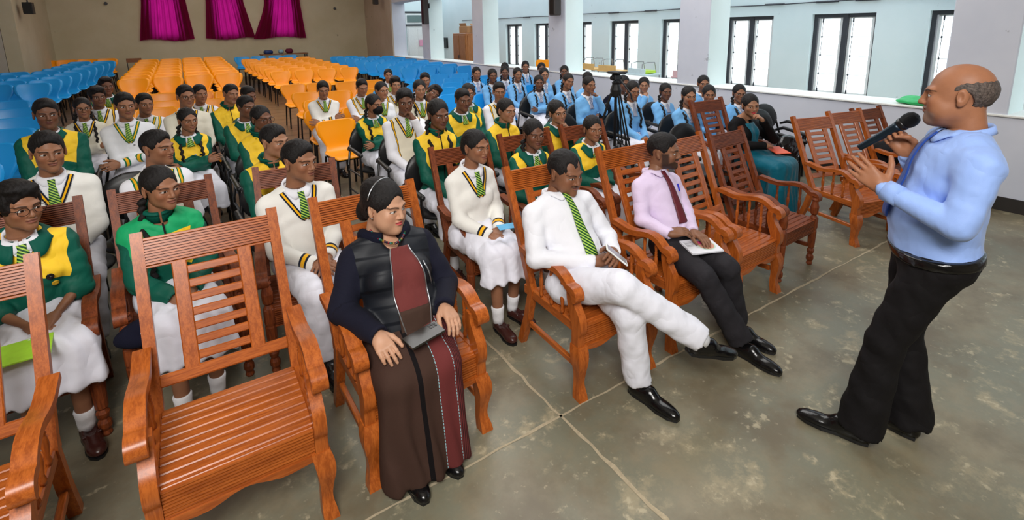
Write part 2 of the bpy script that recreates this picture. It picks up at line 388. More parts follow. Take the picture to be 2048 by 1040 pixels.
# ---------------------------------------------------------------- chairs
TEAK={a:wood('teak_'+a,(146,70,22),(184,98,38),.32,a) for a in 'xyz'}
MAHO={a:wood('mahogany_'+a,(96,42,18),(138,68,30),.5,a,.0) for a in 'xyz'}
def spl(path,th,k):
    P=np.array([(a,b,c) for (a,b),c in zip(path,th)]); n=len(P); o=[]
    for i in range(n-1):
        p0,p1,p2,p3=P[max(i-1,0)],P[i],P[i+1],P[min(i+2,n-1)]
        for j in range(k):
            t=j/k; o.append(.5*((2*p1)+(-p0+p2)*t+(2*p0-5*p1+4*p2-p3)*t*t+(-p0+3*p1-3*p2+p3)*t**3))
    o.append(P[-1]); return [(a,b) for a,b,c in o],[c for a,b,c in o]
def armchair(W,turned=False):
    T=[]; P=lambda n,b,a='x',s=False: T.append((n,b.mesh(n,W[a],s)))
    back=lambda z:.155+(z-.40)*.455          # back plane y at height z
    for s in(-1,1):
        b=MB(); b.ribbon([(.30,0),(.225,.2),(back(.40)+.02,.40),(back(.7)+.012,.7),(back(1.09),1.09)][::-1],[.034,.04,.045,.045,.045],s*.262-.022,s*.262+.022); P('back_post',b,'z')
    th=math.atan(.455); Mx=Matrix.Rotation(-th,3,'X')
    b=MB(); b.box((0,back(1.005)+.004,1.005),(.485,.014,.118),Mx,.003); b.box((0,back(.951)-.006,.951),(.485,.014,.010),Mx,.002); b.box((0,back(1.060)-.006,1.060),(.485,.014,.012),Mx,.002)
    for k in range(9):
        z=.9625+k*.0108; b.box((0,back(z)-.0085,z),(.48,.013,.0066),Mx)
    P('top_rail',b)
    b=MB(); b.box((0,back(.52),.52),(.485,.026,.05),Mx,.005); P('bottom_rail',b)
    for s in(-1,1):
        b=MB(); b.box((s*.125,back(.745)-.002,.745),(.056,.022,.46),Mx,.004); P('back_stile',b,'z')
    for k in range(7):
        z=.565+k*.0555+.01; b=MB(); b.box((0,back(z),z),(.20,.014,.036),Mx,.004); P('back_slat',b)
    n=9; 
    for k in range(n):
        y=-.235+k*.0475; wd=.50 if not turned else .50; b=MB(); b.box((0,y,.408),(wd-.0*k,.0435,.018),None,.004); P('seat_slat',b)
    for s in(-1,1):
        b=MB(); b.box((s*.262,-.01,.385),(.03,.52,.06),None,.006); P('side_rail',b,'y')
        b=MB(); b.beam((s*.262,-.24,.17),(s*.262,.2,.17),.026,.034,.004); P('stretcher',b,'y')
    b=MB(); b.box((0,-.262,.352),(.49,.02,.115),None,.004)
    for k in range(9): b.box((0,-.277,.303+k*.0125),(.486,.014,.0078))
    P('apron',b)
    if not turned:
        b=MB(); N=14; V_=[];F=[]
        for i in range(N+1):
            u=i/N; x=-.27+.54*u; zl=.268+.022*math.sin(u*PI)**2*(1-.8*math.sin(u*PI*2)**2)+.012*math.cos(u*PI*4)*.5
            V_+=[(x,-.292,zl),(x,-.292,.298),(x,-.252,.298),(x,-.252,zl)]
        for i in range(N):
            for k in range(4): a=4*i+k;b2=4*i+(k+1)%4; F.append((a,b2,b2+4,a+4)[::-1])
        b.add(V_,F); P('front_rail',b)
    for s in(-1,1):
        path=[(.245,.655),(.19,.648),(.10,.635),(.02,.642),(-.06,.66),(-.12,.662),(-.17,.645),(-.215,.615),(-.245,.612),(-.268,.60),(-.275,.575),(-.262,.558)]
        pa,th_=spl(path[::-1],[.028,.04,.044,.04,.035,.033,.032,.032,.034,.034,.034,.03],4); b=MB(); b.ribbon(pa,th_,s*.285-.031,s*.285+.031); P('arm',b,'y',.7)
        if turned:
            pr=[(.02,0),(.026,.012),(.02,.03),(.03,.05),(.03,.075),(.02,.095),(.026,.11),(.03,.13),(.02,.15),(.028,.16),(.033,.3),(.03,.31),(.033,.33),(.033,.40),(.03,.42),(.018,.44),(.03,.455),(.032,.48),(.034,.51),(.022,.56),(.03,.575),(.022,.59),(.028,.605)]
            b=MB(); b.lathe(pr,(s*.268,-.262,0),12); b.box((s*.268,-.262,.37),(.058,.058,.10),None,.006); P('front_leg',b,'z')
        else:
            b=MB(); path=[(-.215,.60),(-.212,.56),(-.235,.50),(-.262,.45),(-.27,.40),(-.262,.36),(-.262,.30)]
            pa,th_=spl(path,[.04,.044,.062,.078,.072,.055,.056],4); b.ribbon(pa,th_,s*.268-.024,s*.268+.024); P('arm_post',b,'z',.7)
            b=MB(); pts=[(.262,-.262,.30,.034),(.27,-.275,.26,.037),(.274,-.284,.21,.033),(.27,-.278,.14,.024),(.268,-.272,.08,.022),(.272,-.285,.03,.028),(.274,-.292,0,.03)]
            V_=[];F=[]
            pp_=np.array(pts); qq=[]
            for i in range(6):
                for j in range(3): 
                    t=j/3; p0,p1,p2,p3=pp_[max(i-1,0)],pp_[i],pp_[i+1],pp_[min(i+2,6)]; qq.append(.5*((2*p1)+(-p0+p2)*t+(2*p0-5*p1+4*p2-p3)*t*t+(-p0+3*p1-3*p2+p3)*t**3))
            qq.append(pp_[-1]); m_=len(qq)
            for (x,y,z,r) in qq: V_+=[(s*x-r,y-r,z),(s*x+r,y-r,z),(s*x+r,y+r,z),(s*x-r,y+r,z)]
            for i in range(m_-1):
                for k in range(4): a=4*i+k;b2=4*i+(k+1)%4; F.append((a,a+4,b2+4,b2))
            F+=[(0,1,2,3),tuple(4*m_-1-k for k in range(4))]; b.add(V_,F); P('front_leg',b,'z',.7)
        for y in(-.13,-.03,.07):
            pr=[(.009,0),(.013,.02),(.008,.04),(.014,.09),(.012,.12),(.008,.125),(.012,.133),(.008,.14),(.012,.148),(.008,.155),(.012,.18),(.009,.215),(.009,.232)]
            b=MB(); b.lathe(pr,(s*.272,y,.412),8); P('spindle',b,'z',True)
    return T
T_teak=armchair(TEAK); T_maho=armchair(MAHO,True)
def plastic(col,s=1.0):
    prof=[(-.235,.425),(-.225,.44),(-.17,.452),(-.05,.447),(.07,.44),(.14,.445),(.185,.475),(.205,.53),(.215,.60),(.228,.67),(.243,.74),(.252,.79),(.256,.82),(.257,.835)]
    wd=[.17,.205,.225,.23,.22,.20,.165,.16,.20,.242,.256,.25,.225,.165]; cv=[0,0,.012,.02,.02,.02,.02,.022,.028,.035,.038,.034,.028,.015]
    nw=10; V_=[];F=[]; n=len(prof)
    for lay in(0,1):
        for i,(y,z) in enumerate(prof):
            a=prof[max(0,i-1)];c=prof[min(n-1,i+1)]; dy,dz=c[0]-a[0],c[1]-a[1];L=math.hypot(dy,dz); ny,nz=-dz/L,dy/L
            for k in range(nw+1):
                u=-1+2*k/nw; off=cv[i]*u*u+(-.006 if lay else 0)
                V_.append((wd[i]*u*s,(y+ny*off)*s,(z+nz*off)*s))
    m=n*(nw+1); w1=nw+1
    for i in range(n-1):
        for k in range(nw): a=i*w1+k; F+=[(a,a+1,a+w1+1,a+w1),(m+a,m+a+w1,m+a+w1+1,m+a+1)]
    for i in range(n-1):
        a=i*w1; F+=[(a,a+w1,m+a+w1,m+a),(a+nw,m+a+nw,m+a+w1+nw,a+w1+nw)]
    for k in range(nw): a=(n-1)*w1+k; F+=[(a,a+1,m+a+1,m+a),(k+1,k,m+k,m+k+1)]
    sh=MB(); sh.add(V_,F); T=[('seat_shell',sh.mesh('seat_shell',col,True))]
    b=MB(); b.box((0,-.02*s,.415*s),(.36*s,.36*s,.035*s),None,.008); b.box((0,.235*s,.5*s),(.14*s,.015*s,.14*s),None,.005); T.append(('under_frame',b.mesh('under_frame',M_black)))
    for sx in(-1,1):
        for y0,y1 in((-.19,-.21),(.16,.21)):
            b=MB(); b.tube([(sx*.18*s,y0*s,.415*s),(sx*.2*s,y1*s,0)],.014*s,8); T.append(('leg',b.mesh('leg',M_black)))
    return T
def plastic_mat(n,rgb):
    m,t,b=newmat(n,.33,0,.5); b.inputs['Base Color'].default_value=lin(*rgb); bump(t,b,t.noise(t.obj(),260,2),.08,.001); return m
M_pb=plastic_mat('blue_plastic',(30,156,232)); M_po=plastic_mat('orange_plastic',(255,160,4))
T_b1=plastic(M_pb); T_o1=plastic(M_po); T_b2=plastic(M_pb,1.12); T_o2=plastic(M_po,1.12)
def lighter(T):  # far copies: shell plus one joined frame
    b=MB()
    for n,me in T[1:]: b.add([v.co for v in me.vertices],[tuple(p.vertices) for p in me.polygons])
    return [T[0],('leg_frame',b.mesh('leg_frame',M_black))]
L_b1,L_o1,L_b2,L_o2=map(lighter,(T_b1,T_o1,T_b2,T_o2))
def pchair(x,y,col,block,big=False,rz=0,lab=None,z=None):
    far=y>11.6; T={(0,0):T_b1,(1,0):T_o1,(0,1):T_b2,(1,1):T_o2}[(col,int(big))]
    if far: T={(0,0):L_b1,(1,0):L_o1,(0,1):L_b2,(1,1):L_o2}[(col,int(big))]
    cn=('blue','orange')[col]
    inst(T,'plastic_chair',lab or f'empty {cn} plastic shell chair {block}','chair',(x,y,zf(y) if z is None else z),rz+random.uniform(-.04,.04),f'{cn} chairs {block}')
# empty seating blocks, each row from the front (positions are the tops of the backs, .28 m behind the seat centre)
ORD='first second third fourth fifth sixth seventh eighth ninth tenth'.split()
def block(rows,col,where,big=False,fr='left'):
    for r_,row in enumerate(rows):
        for c_,(x,y) in enumerate(row):
            pchair(x,y-.28,col,where,big,0,f"{('blue','orange')[col]} plastic chair {where}, {ORD[r_]} row, {ORD[c_]} from the {fr}")
block([[(-.95+.59*c,y+.06*c) for c in range(4)] for y in (13.25,14.05,14.9,15.75,16.6,17.5,18.6,19.7)],1,'in the middle orange block',True)
block([[(x,y+.1*c) for c in range(7) for x in (-2.55+.06*r-.58*c,) if x>-5.8 and not (y+.1*c-.28>17.0 and x<-3.15)] for r,y in enumerate([13.4,14.15,14.9,15.7,16.55,17.4,18.2,19.0,19.9])],0,'in the left wall block',True,'right')
block([[(-2.12-.5*c,21.18) for c in range(4)]],1,'behind the left blue block',True,'right')
block([[(2.05+.58*c-.03*r,y) for c in range(4)] for r,y in enumerate([14.25,15.1,16.0,16.9,17.8,18.7,19.5])],1,'in the right orange block')
block([[(x,20.88) for x in (1.78,2.3,2.9,3.4)]],0,'behind the right orange block')
block([[(5.1+.5*c-.06*r,y-.12*c) for c in range(4)] for r,y in enumerate([13.1,13.95,14.8,15.7,16.6,17.5,18.4])],0,'in the blue arcade block')
block([[(4.65,18.88),(5.15,18.88)]],0,'at the far end by the arcade')
block([[(1.75,8.6),(3.05,8.3)],[(1.78,9.75),(2.32,9.6),(2.9,9.5)],[(1.81,11.1),(2.3,11.1),(2.85,10.95),(3.35,10.9)]],1,'right of the aisle')
block([[(-.4,8.35)],[(-.36,9.15),(.2,9.0)],[(-.38,10.2),(.12,10.1),(.62,10.0)]],1,'behind the left group',True)
block([[(-1.62,5.6),(-2.2,5.6)],[(-1.68,6.5),(-2.25,6.5)],[(-1.75,7.5),(-2.33,7.5),(-2.9,7.6)],[(-1.85,8.5),(-2.43,8.6),(-3.02,8.7)],[(-2.05,9.6),(-2.63,9.7),(-3.2,9.8)],[(-2.35,10.6),(-2.95,10.7),(-3.53,10.8)]],0,'far left front',True,'right')
block([[(3.75,7.75)],[(4.1,8.75),(5.3,8.85)],[(3.9,9.6),(4.62,9.5),(5.25,9.65)],[(4.35,10.3),(5.0,10.25),(5.9,10.25)],[(5.06,11.1),(5.56,11.0)]],0,'behind the blue jerseys')
pchair(1.52,6.15,1,'beside the aisle',False,.12,'large-looking orange plastic chair, empty, beside the masked person at the aisle')
# wooden school chair against the back wall
r=thing('school_chair','brown wooden school chair alone against the back wall','chair',(-1.42,21.1,zf(21.1)))
M_sc=wood('school_wood',(120,72,40),(146,92,56),.45,'x')
for n_,c_,d_ in (('seat',(0,0,.44),(.4,.4,.02)),('backrest',(0,.19,.83),(.42,.02,.14))): b=MB(); b.box(c_,d_,None,.005); obj(n_,b.mesh(n_,M_sc),r)
for sx in(-1,1):
    b=MB(); b.tube([(sx*.19,-.18,0),(sx*.18,-.17,.43)],.012,8); obj('leg',b.mesh('leg',M_dark),r)
    b=MB(); b.tube([(sx*.19,.2,0),(sx*.19,.19,.9)],.012,8); obj('leg',b.mesh('leg',M_dark),r)
# low table with bags at the back
r=thing('side_table','low dark table against the back wall behind the orange chairs','table',(3.3,21.5,zf(21.5)))
b=MB(); b.box((0,0,.84),(1.7,.5,.03),None,.005); obj('table_top',b.mesh('table_top',M_sc),r)
for sx in(-1,1):
    for sy in(-1,1): b=MB(); b.box((sx*.8,sy*.2,.41),(.04,.04,.82)); obj('leg',b.mesh('leg',M_dark),r)
def blobbox(nm,lab,loc,d,mt,cat): b=MB(); b.box((0,0,d[2]/2),d,None,min(d)*.3); obj(nm,b.mesh(nm,mt,True),None,loc,.2,label=lab,category=cat)
zt=zf(21.5)+.855
blobbox('storage_box','dark blue box on the low table at the back wall',(2.75,21.5,zt),(.3,.25,.14),plain('navy_box',(30,60,120),.5),'box')
blobbox('storage_box','pale blue tub on the low table at the back wall',(3.2,21.5,zt),(.18,.2,.16),plain('pale_tub',(140,180,200),.5),'box')
blobbox('cloth_bag','maroon cloth bag on the low table at the back wall',(3.5,21.5,zt),(.26,.22,.18),plain('maroon_cloth',(100,20,50),.8),'bag')
# front rows of wooden armchairs
def place_chair(T,x,y,rz,label,sx=.92,sy=1,sz=1): r=inst(T,'wooden_armchair',label,'chair',(x,y,0),rz,None,sx); r.scale=(sx,sy,sz); return r
place_chair(T_teak,-.85,2.12,.02,'teak armchair cut by the left edge of the picture, in the front row',1,.99,.98)
place_chair(T_teak,.0,2.11,.0,'empty teak armchair with slatted seat, beside the lady in the saree',1,.97,.99)
place_chair(T_teak,.73,2.15,.02,'teak armchair holding the lady in the dark cardigan',1,.99,.99)
place_chair(T_teak,1.78,2.04,-.04,'teak armchair holding the man in white with crossed legs',.9,1,.99)
place_chair(T_teak,2.48,2.02,-.02,'teak armchair holding the bearded man in the lilac shirt',.9,.92,1.02)
place_chair(T_teak,3.12,2.05,.04,'empty teak armchair right of the bearded man, with curved front legs',.96,.92,.99)
place_chair(T_maho,3.78,2.11,.04,'empty dark armchair with turned legs, at the end of the front row',.89,.91,.95)
place_chair(T_teak,5.0,2.06,-.28,'empty teak armchair beyond the gap, nearest of the three by the wall',.86,1.03,.93)
place_chair(T_teak,5.60,2.03,-.22,'empty armchair, middle one of the three by the grey wall',.86,1,.93)
place_chair(T_maho,6.18,2.06,-.2,'empty armchair, farthest right of the three by the grey wall',.84,1,.9)
place_chair(T_maho,-.81,3.10,.07,'dark armchair under the student with round glasses',.96,.95,.95)
place_chair(T_maho,-.17,3.19,.08,'dark armchair under the girl in the green zipped jacket',.93,.98,.94)
place_chair(T_maho,.50,3.14,-.1,'dark armchair under the boy in the white jersey, second row',.92,.99,.95)
place_chair(T_maho,1.70,3.03,-.07,'dark armchair under the girl in white with the blue paper',.89,.96,.94)
place_chair(T_maho,2.31,2.98,-.03,'dark armchair under the girl with the side plait, second row',.9,1,.97)
place_chair(T_maho,2.97,3.0,.0,'dark armchair under the small girl in the striped tie, second row',.9,1,.97)
place_chair(T_maho,4.86,2.98+.12,-.08,'dark armchair under the lady in the teal saree')
# ---------------------------------------------------------------- implicit surfaces: smooth unions of tapered limbs, meshed by surface nets
A=lambda *p: np.array(p,dtype=np.float64)
def cone(a,b,ra,rb,k=.02,tag=0): return ('c',A(*a),A(*b),ra,rb,k,tag)
def ell(c,r,k=.02,tag=0,R=None): return ('e',A(*c),A(*r),R,None,k,tag)
def sub(p): return ('-',p)
def pdist(p,P):
    if p[0]=='c':
        _,a,b,ra,rb,k,tg=p; ab=b-a; L=max(ab@ab,1e-9); q=P-a; t=np.clip((q@ab)/L,0,1)
        q=q-t[...,None]*ab; return np.sqrt((q*q).sum(-1))-(ra+(rb-ra)*t)
    _,c,r,R,_,k,tg=p; q=P-c
    if R is not None: q=q@R
    q=q/r; n=np.sqrt((q*q).sum(-1)); g=q/r; g=np.sqrt((g*g).sum(-1))+1e-9
    return n*(n-1)/g
def smin(a,b,k):
    if k<=0: return np.minimum(a,b)
    h=np.maximum(k-np.abs(a-b),0)/k; return np.minimum(a,b)-h*h*k*.25
def sdf_at(prims,P,infl=0):
    F=np.full(P.shape[:-1],9.)
    for p in prims:
        if p[0]=='-': F=-smin(-F,pdist(p[1],P),p[1][5])
        else: F=smin(F,pdist(p,P)-infl,p[5])
    return F
def pbox(p,infl,m):
    if p[0]=='-': p=p[1]
    if p[0]=='c': r=max(p[3],p[4])+infl+m; return np.minimum(p[1],p[2])-r,np.maximum(p[1],p[2])+r
    r=p[2]+infl+m
    if p[3] is not None: r=A(1,1,1)*r.max()
    return p[1]-r,p[1]+r
def mesh_sdf(prims,h,infl=0,noise=None,tags=False,clip=None):
    bs=[pbox(p,infl,h*2.5) for p in prims if p[0]!='-']
    lo=np.min([b[0] for b in bs],0); hi=np.max([b[1] for b in bs],0)
    if clip is not None: lo=np.maximum(lo,clip[0]); hi=np.minimum(hi,clip[1])
    n=np.maximum(np.ceil((hi-lo)/h).astype(int)+1,4)
    ax=[lo[i]+h*np.arange(n[i]) for i in range(3)]
    F=np.full(n,.3)
    for p in prims:
        q=p[1] if p[0]=='-' else p; a,b=pbox(p,infl,q[5]+h*3)
        s=[slice(max(0,int((a[i]-lo[i])/h)),max(0,min(n[i],int((b[i]-lo[i])/h)+2))) for i in range(3)]
        if any(x.stop<=x.start for x in s): continue
        G=np.stack(np.meshgrid(ax[0][s[0]],ax[1][s[1]],ax[2][s[2]],indexing='ij'),-1)
        d=pdist(q,G); f=F[s[0],s[1],s[2]]
        F[s[0],s[1],s[2]]= -smin(-f,d,q[5]) if p[0]=='-' else smin(f,d-infl,q[5])
    if noise is not None:
        G=np.stack(np.meshgrid(*ax,indexing='ij'),-1); F=F+noise(G)
    if clip is not None:   # close flat at the clip box
        for i in range(3):
            sl=[slice(None)]*3; sl[i]=0; F[tuple(sl)]=np.maximum(F[tuple(sl)],h*.3); sl[i]=-1; F[tuple(sl)]=np.maximum(F[tuple(sl)],h*.3)
    In=F<0; nx,ny,nz=n
    c=lambda i,j,k: F[i:nx-1+i,j:ny-1+j,k:nz-1+k]
    cnt=sum(In[i:nx-1+i,j:ny-1+j,k:nz-1+k].astype(np.int8) for i in(0,1) for j in(0,1) for k in(0,1))
    cell=(cnt>0)&(cnt<8); ids=-np.ones(cell.shape,int); idx=np.argwhere(cell); ids[cell]=np.arange(len(idx))
    acc=np.zeros((len(idx),3)); w=np.zeros(len(idx)); I,J,K=idx.T
    cor=[(i,j,k) for i in(0,1) for j in(0,1) for k in(0,1)]
    vals={q:F[I+q[0],J+q[1],K+q[2]] for q in cor}
    for q in cor:
        for a in range(3):
            if q[a]==0:
                r=list(q); r[a]=1; v0,v1=vals[q],vals[tuple(r)]; m=(v0<0)!=(v1<0)
                t=np.where(m,v0/np.where(m,v0-v1,1),0)
                p=np.tile(np.array(q,float),(len(idx),1)); p[:,a]+=t; acc+=p*m[:,None]; w+=m
    Vv=lo+h*(idx+acc/w[:,None])
    Q=[]
    for a in range(3):
        b_,c_=(a+1)%3,(a+2)%3
        sa=[slice(None)]*3; sb=[slice(None)]*3; sa[a]=slice(0,n[a]-1); sb[a]=slice(1,n[a])
        e=In[tuple(sa)]!=In[tuple(sb)]; E=np.argwhere(e)
        ok=(E[:,b_]>0)&(E[:,c_]>0)&(E[:,b_]<n[b_]-1)&(E[:,c_]<n[c_]-1); E=E[ok]
        if not len(E): continue
        fl=In[E[:,0],E[:,1],E[:,2]]
        def g(db,dc):
            X=E.copy(); X[:,b_]-=db; X[:,c_]-=dc; return ids[X[:,0],X[:,1],X[:,2]]
        q=np.stack([g(0,0),g(1,0),g(1,1),g(0,1)],1); q[~fl]=q[~fl][:,::-1]; Q.append(q)
    Q=np.concatenate(Q); Q=Q[(Q>=0).all(1)]
    # one relaxation pass
    nb=np.zeros_like(Vv); cn=np.zeros(len(Vv))
    for i in range(4):
        a_,b2=Q[:,i],Q[:,(i+1)%4]
        for x in range(3): nb[:,x]+=np.bincount(a_,Vv[b2,x],len(Vv))
        cn+=np.bincount(a_,minlength=len(Vv))
    Vv=np.where(cn[:,None]>0,Vv*.55+.45*nb/np.maximum(cn,1)[:,None],Vv)
    if not tags: return Vv,Q
    best=np.full(len(Vv),9.); tg=np.zeros(len(Vv)); 
    for p in prims:
        if p[0]=='-': continue
        d=pdist(p,Vv)-infl; m=d<best; best[m]=d[m]
        if p[6]>0:
            ab=p[2]-p[1]; t=np.clip(((Vv-p[1])@ab)/(ab@ab),0,1); tg[m]=(p[6]+t)[m]
        else: tg[m]=p[6]
    return Vv,Q,tg
def npmesh(name,Vv,Q,mat=None,attrs=None,smooth=True):
    me=bpy.data.meshes.new(name); n=len(Vv); m=len(Q)
    me.vertices.add(n); me.vertices.foreach_set('co',np.asarray(Vv,np.float32).ravel())
    me.loops.add(m*4); me.loops.foreach_set('vertex_index',np.asarray(Q,np.int32).ravel())
    me.polygons.add(m); me.polygons.foreach_set('loop_start',np.arange(0,m*4,4,dtype=np.int32))
    me.polygons.foreach_set('use_smooth',np.full(m,smooth)) 
    for k,v in (attrs or {}).items():
        v=np.asarray(v,np.float32)
        at=me.attributes.new(k,'FLOAT_VECTOR' if v.ndim==2 else 'FLOAT','POINT'); at.data.foreach_set('vector' if v.ndim==2 else 'value',v.ravel())
    me.update(calc_edges=True)
    if mat: me.materials.append(mat)
    return me
def rotm(yaw=0,pitch=0,roll=0):   # head turned left/right about z, nodded about x, tilted about y
    return np.array((Matrix.Rotation(yaw,3,'Z')@Matrix.Rotation(pitch,3,'X')@Matrix.Rotation(roll,3,'Y')))
# ---------------------------------------------------------------- heads (local: faces -Y, eyes at z=0)
HEADS={}
def head_prims(kind):
    f=dict(m=0,f=1,a=2,l=3,s=4,b=5)[kind]
    jw=(.90,.85,1.0,1.06,1.10,.95)[f]; ch=(1,.93,1.04,1.0,1.0,1.02)[f]; no=(1,.9,1.1,1.0,1.12,1.05)[f]; fat=(0,0,.3,.8,.9,0)[f]
    P=[ell((0,.012,.034),(.0745,.092,.082),.01),
       ell((0,-.028,-.02),(.063*jw,.060,.078*ch),.03),
       ell((0,-.05,-.072*ch),(.036*jw,.038,.040),.03),
       ell((0,-.076,-.094*ch),(.021,.017,.018),.022)]
    for s in(-1,1):
        P+=[ell((s*.038,-.062,-.022),(.024*jw,.021,.022),.02),
            cone((s*.012,-.087,.020),(s*.043,-.076,.023),.0085,.008,.014),
            ell((s*.040*jw,-.018,-.058*ch),(.020,.034,.028),.03)]
        if fat: P.append(ell((s*.04,-.045,-.055),(.022+.008*fat,.028,.03),.03))
    for s in(-1,1): P.append(sub(ell((s*.0315,-.1,.0015),(.0175,.0165,.0105),.010)))
    P+=[cone((0,-.0895,.014),(0,-.1015,-.021),.0070,.0100*no,.012),
        ell((0,-.1035,-.029),(.0112*no,.0108*no,.0098),.008)]
    for s in(-1,1): P.append(ell((s*.0125*no,-.094,-.031),(.0075*no,.0085,.0065),.006))
    for s in(-1,1): P.append(sub(ell((s*.006,-.1025,-.0375),(.0036,.005,.0035),.003)))
    P+=[ell((0,-.0895,-.048),(.0215,.0108,.0068),.006),ell((0,-.0890,-.0608),(.018,.0108,.0072),.005),
        sub(cone((-.022,-.0985,-.0545),(.022,-.0985,-.0545),.0016,.0016,.004))]
    for s in(-1,1): P+=[ell((s*.0315,-.0735,.001),(.0138,.0138,.0128),.002)]
    for s in(-1,1):
        R=rotm(s*.35,0,0); P+=[ell((s*.077,.012,.0),(.009,.0185,.031),.006,0,R),ell((s*.0765,.006,-.024),(.007,.010,.012),.006,0,R),
            sub(ell((s*.088,.006,.004),(.008,.0095,.017),.004,0,R))]
    if f in(3,4): P.append(ell((0,-.035,-.092),(.04,.04,.022),.03))
    P+=[cone((0,.03,-.05),(0,.045,-.17),.050 if f not in(1,) else .043,.055 if f not in(1,) else .047,.03)]
    return P
def head_mesh(kind,lod):
    k=(kind,lod)
    if k not in HEADS: HEADS[k]=mesh_sdf(head_prims(kind),(.0034,.0055,.0085)[lod],clip=(A(-.1,-.13,-.155),A(.1,.13,.13)))
    return HEADS[k]
def skin_mat():
    m,t,b=newmat('skin',.48,0,.35); hc=t.attr('hc').outputs['Vector']; x,y,z=t.sep(hc); ax=x.abs()
    skin=t.attr('skin','OBJECT').outputs['Color']; lip=t.attr('lip','OBJECT').outputs['Color']
    pr=t.sep(t.attr('face','OBJECT').outputs['Vector']); beard,mous,gaze=pr
    front=t.step(y*-1,.045,.008)
    n=t.noise(t.obj(),22,3,.6)
    col=t.mix(n,skin,t.mix(.5,skin,tuple(q for q in (1,.55,.4,1)))) if False else skin
    dn=t.new('ShaderNodeHueSaturation'); t.l.new(skin,dn.inputs['Color']); t.put(dn.inputs['Value'],n*.35+.82); col=dn.outputs[0]
    warm=t.new('ShaderNodeHueSaturation'); t.l.new(skin,warm.inputs['Color']); warm.inputs['Hue'].default_value=.488; warm.inputs['Saturation'].default_value=1.12; warm.inputs['Value'].default_value=1.12
    ck=t.m('MULTIPLY',t.step((ax-.04)*(ax-.04)+(z+.028)*(z+.028),.0005,.0005)*-1+1,front)
    col=t.mix(ck*.35,col,warm.outputs[0])
    # lips
    lz=z+.0545; lw=t.m('MULTIPLY',(1-(ax/.0245)*(ax/.0245)).max(0),1)
    up=t.m('ADD',lw*.0085,t.m('MULTIPLY',t.step(ax,.006,.005),.0012)); lo=lw*-.0115
    lm=t.m('MULTIPLY',t.m('MULTIPLY',t.step(up-lz,0,.0012),t.step(lz-lo,0,.0014)),t.m('MULTIPLY',front,t.step(ax*-1,-.0235,.001)))
    col=t.mix(lm*.85,col,lip)
    mouth=t.m('MULTIPLY',t.m('MULTIPLY',t.step(lz.abs()*-1,-.0009,.0006),t.step(ax*-1,-.022,.002)),front); col=t.mix(mouth*.85,col,(.02,.006,.005,1))
    # facial hair
    nh=t.noise(hc,900,2,.6,(1,1,.4))
    mz=t.m('MULTIPLY',t.step(ax*-1,-.031,.004),t.m('MULTIPLY',t.step(z,-.0505-.0,.002)*1,t.step(z*-1,.0375,.003)))
    jaw=t.m('MULTIPLY',t.step(z*-1+ax*-.25+.0,.045,.008),t.step(z,-.2,.01))
    side=t.m('MULTIPLY',t.step(ax,.052,.006),t.m('MULTIPLY',t.step(z*-1,-.004,.01),t.step(y,-.055,.008)*t.step(y*-1,.004,.006)))
    bm=t.m('MULTIPLY',jaw.max(side),(1-lm)); bm=t.m('MULTIPLY',bm,t.step(z*-1,-.1,.01)*t.step(y*-1,.004,.012)); gm=t.step(y*-1,.062,.010)*t.step(z*-1,.056,.008); bg=beard.gt(.6); bm=bm*(gm*(1-bg)+bg)
    hm=(t.m('MULTIPLY',bm,beard)).max(t.m('MULTIPLY',t.m('MULTIPLY',mz,front),mous)); hm=t.m('MULTIPLY',hm,t.m('MULTIPLY',nh,1.3).min(1)*.6+.45)
    hcol=t.attr('beardcol','OBJECT').outputs['Color']
    col=t.mix(hm.min(1),col,hcol)
    # brows
    bx=(ax-.033)/.0225; bz=z-.0222+bx*bx*.0052-(ax-.033)*.05
    wd=.0034-.0012*bx
    bmk=t.m('MULTIPLY',t.m('MULTIPLY',t.step(bz.abs()-wd,0,.0012)*-1+1,t.step(bx.abs(),1,.12)*-1+1),front)
    col=t.mix(bmk*(nh*.5+.55),col,(.010,.007,.006,1))
    # eyes
    ex=(ax-.0315)/.0145; ez=(z-.0008+ex*ex*.0014)/.0052; er=ex*ex+ez*ez
    lid=t.m('MULTIPLY',t.step(er,1.5,.35)*-1+1,t.step(ez,-.2,.3)); lid=t.m('MULTIPLY',lid,front); col=t.mix(lid*.9,col,(.015,.01,.009,1))
    ewm=t.m('MULTIPLY',t.step(er,.86,.1)*-1+1,front); col=t.mix(ewm,col,(.56,.52,.49,1))
    sgn=t.m('SIGN',x); gx=x-sgn*.0315-gaze; gz=z-.001; ir=gx*gx+gz*gz
    im=t.m('MULTIPLY',t.step(ir,.000052,.000008)*-1+1,ewm); col=t.mix(im,col,(.022,.010,.006,1))
    t.l.new(col,b.inputs['Base Color']) 
    t.put(b.inputs['Roughness'],.5-ewm*.35)
    b.inputs['Subsurface Weight'].default_value=0
    bump(t,b,t.noise(t.obj(),160,3,.6),.1,.002); return m
M_skin=skin_mat()
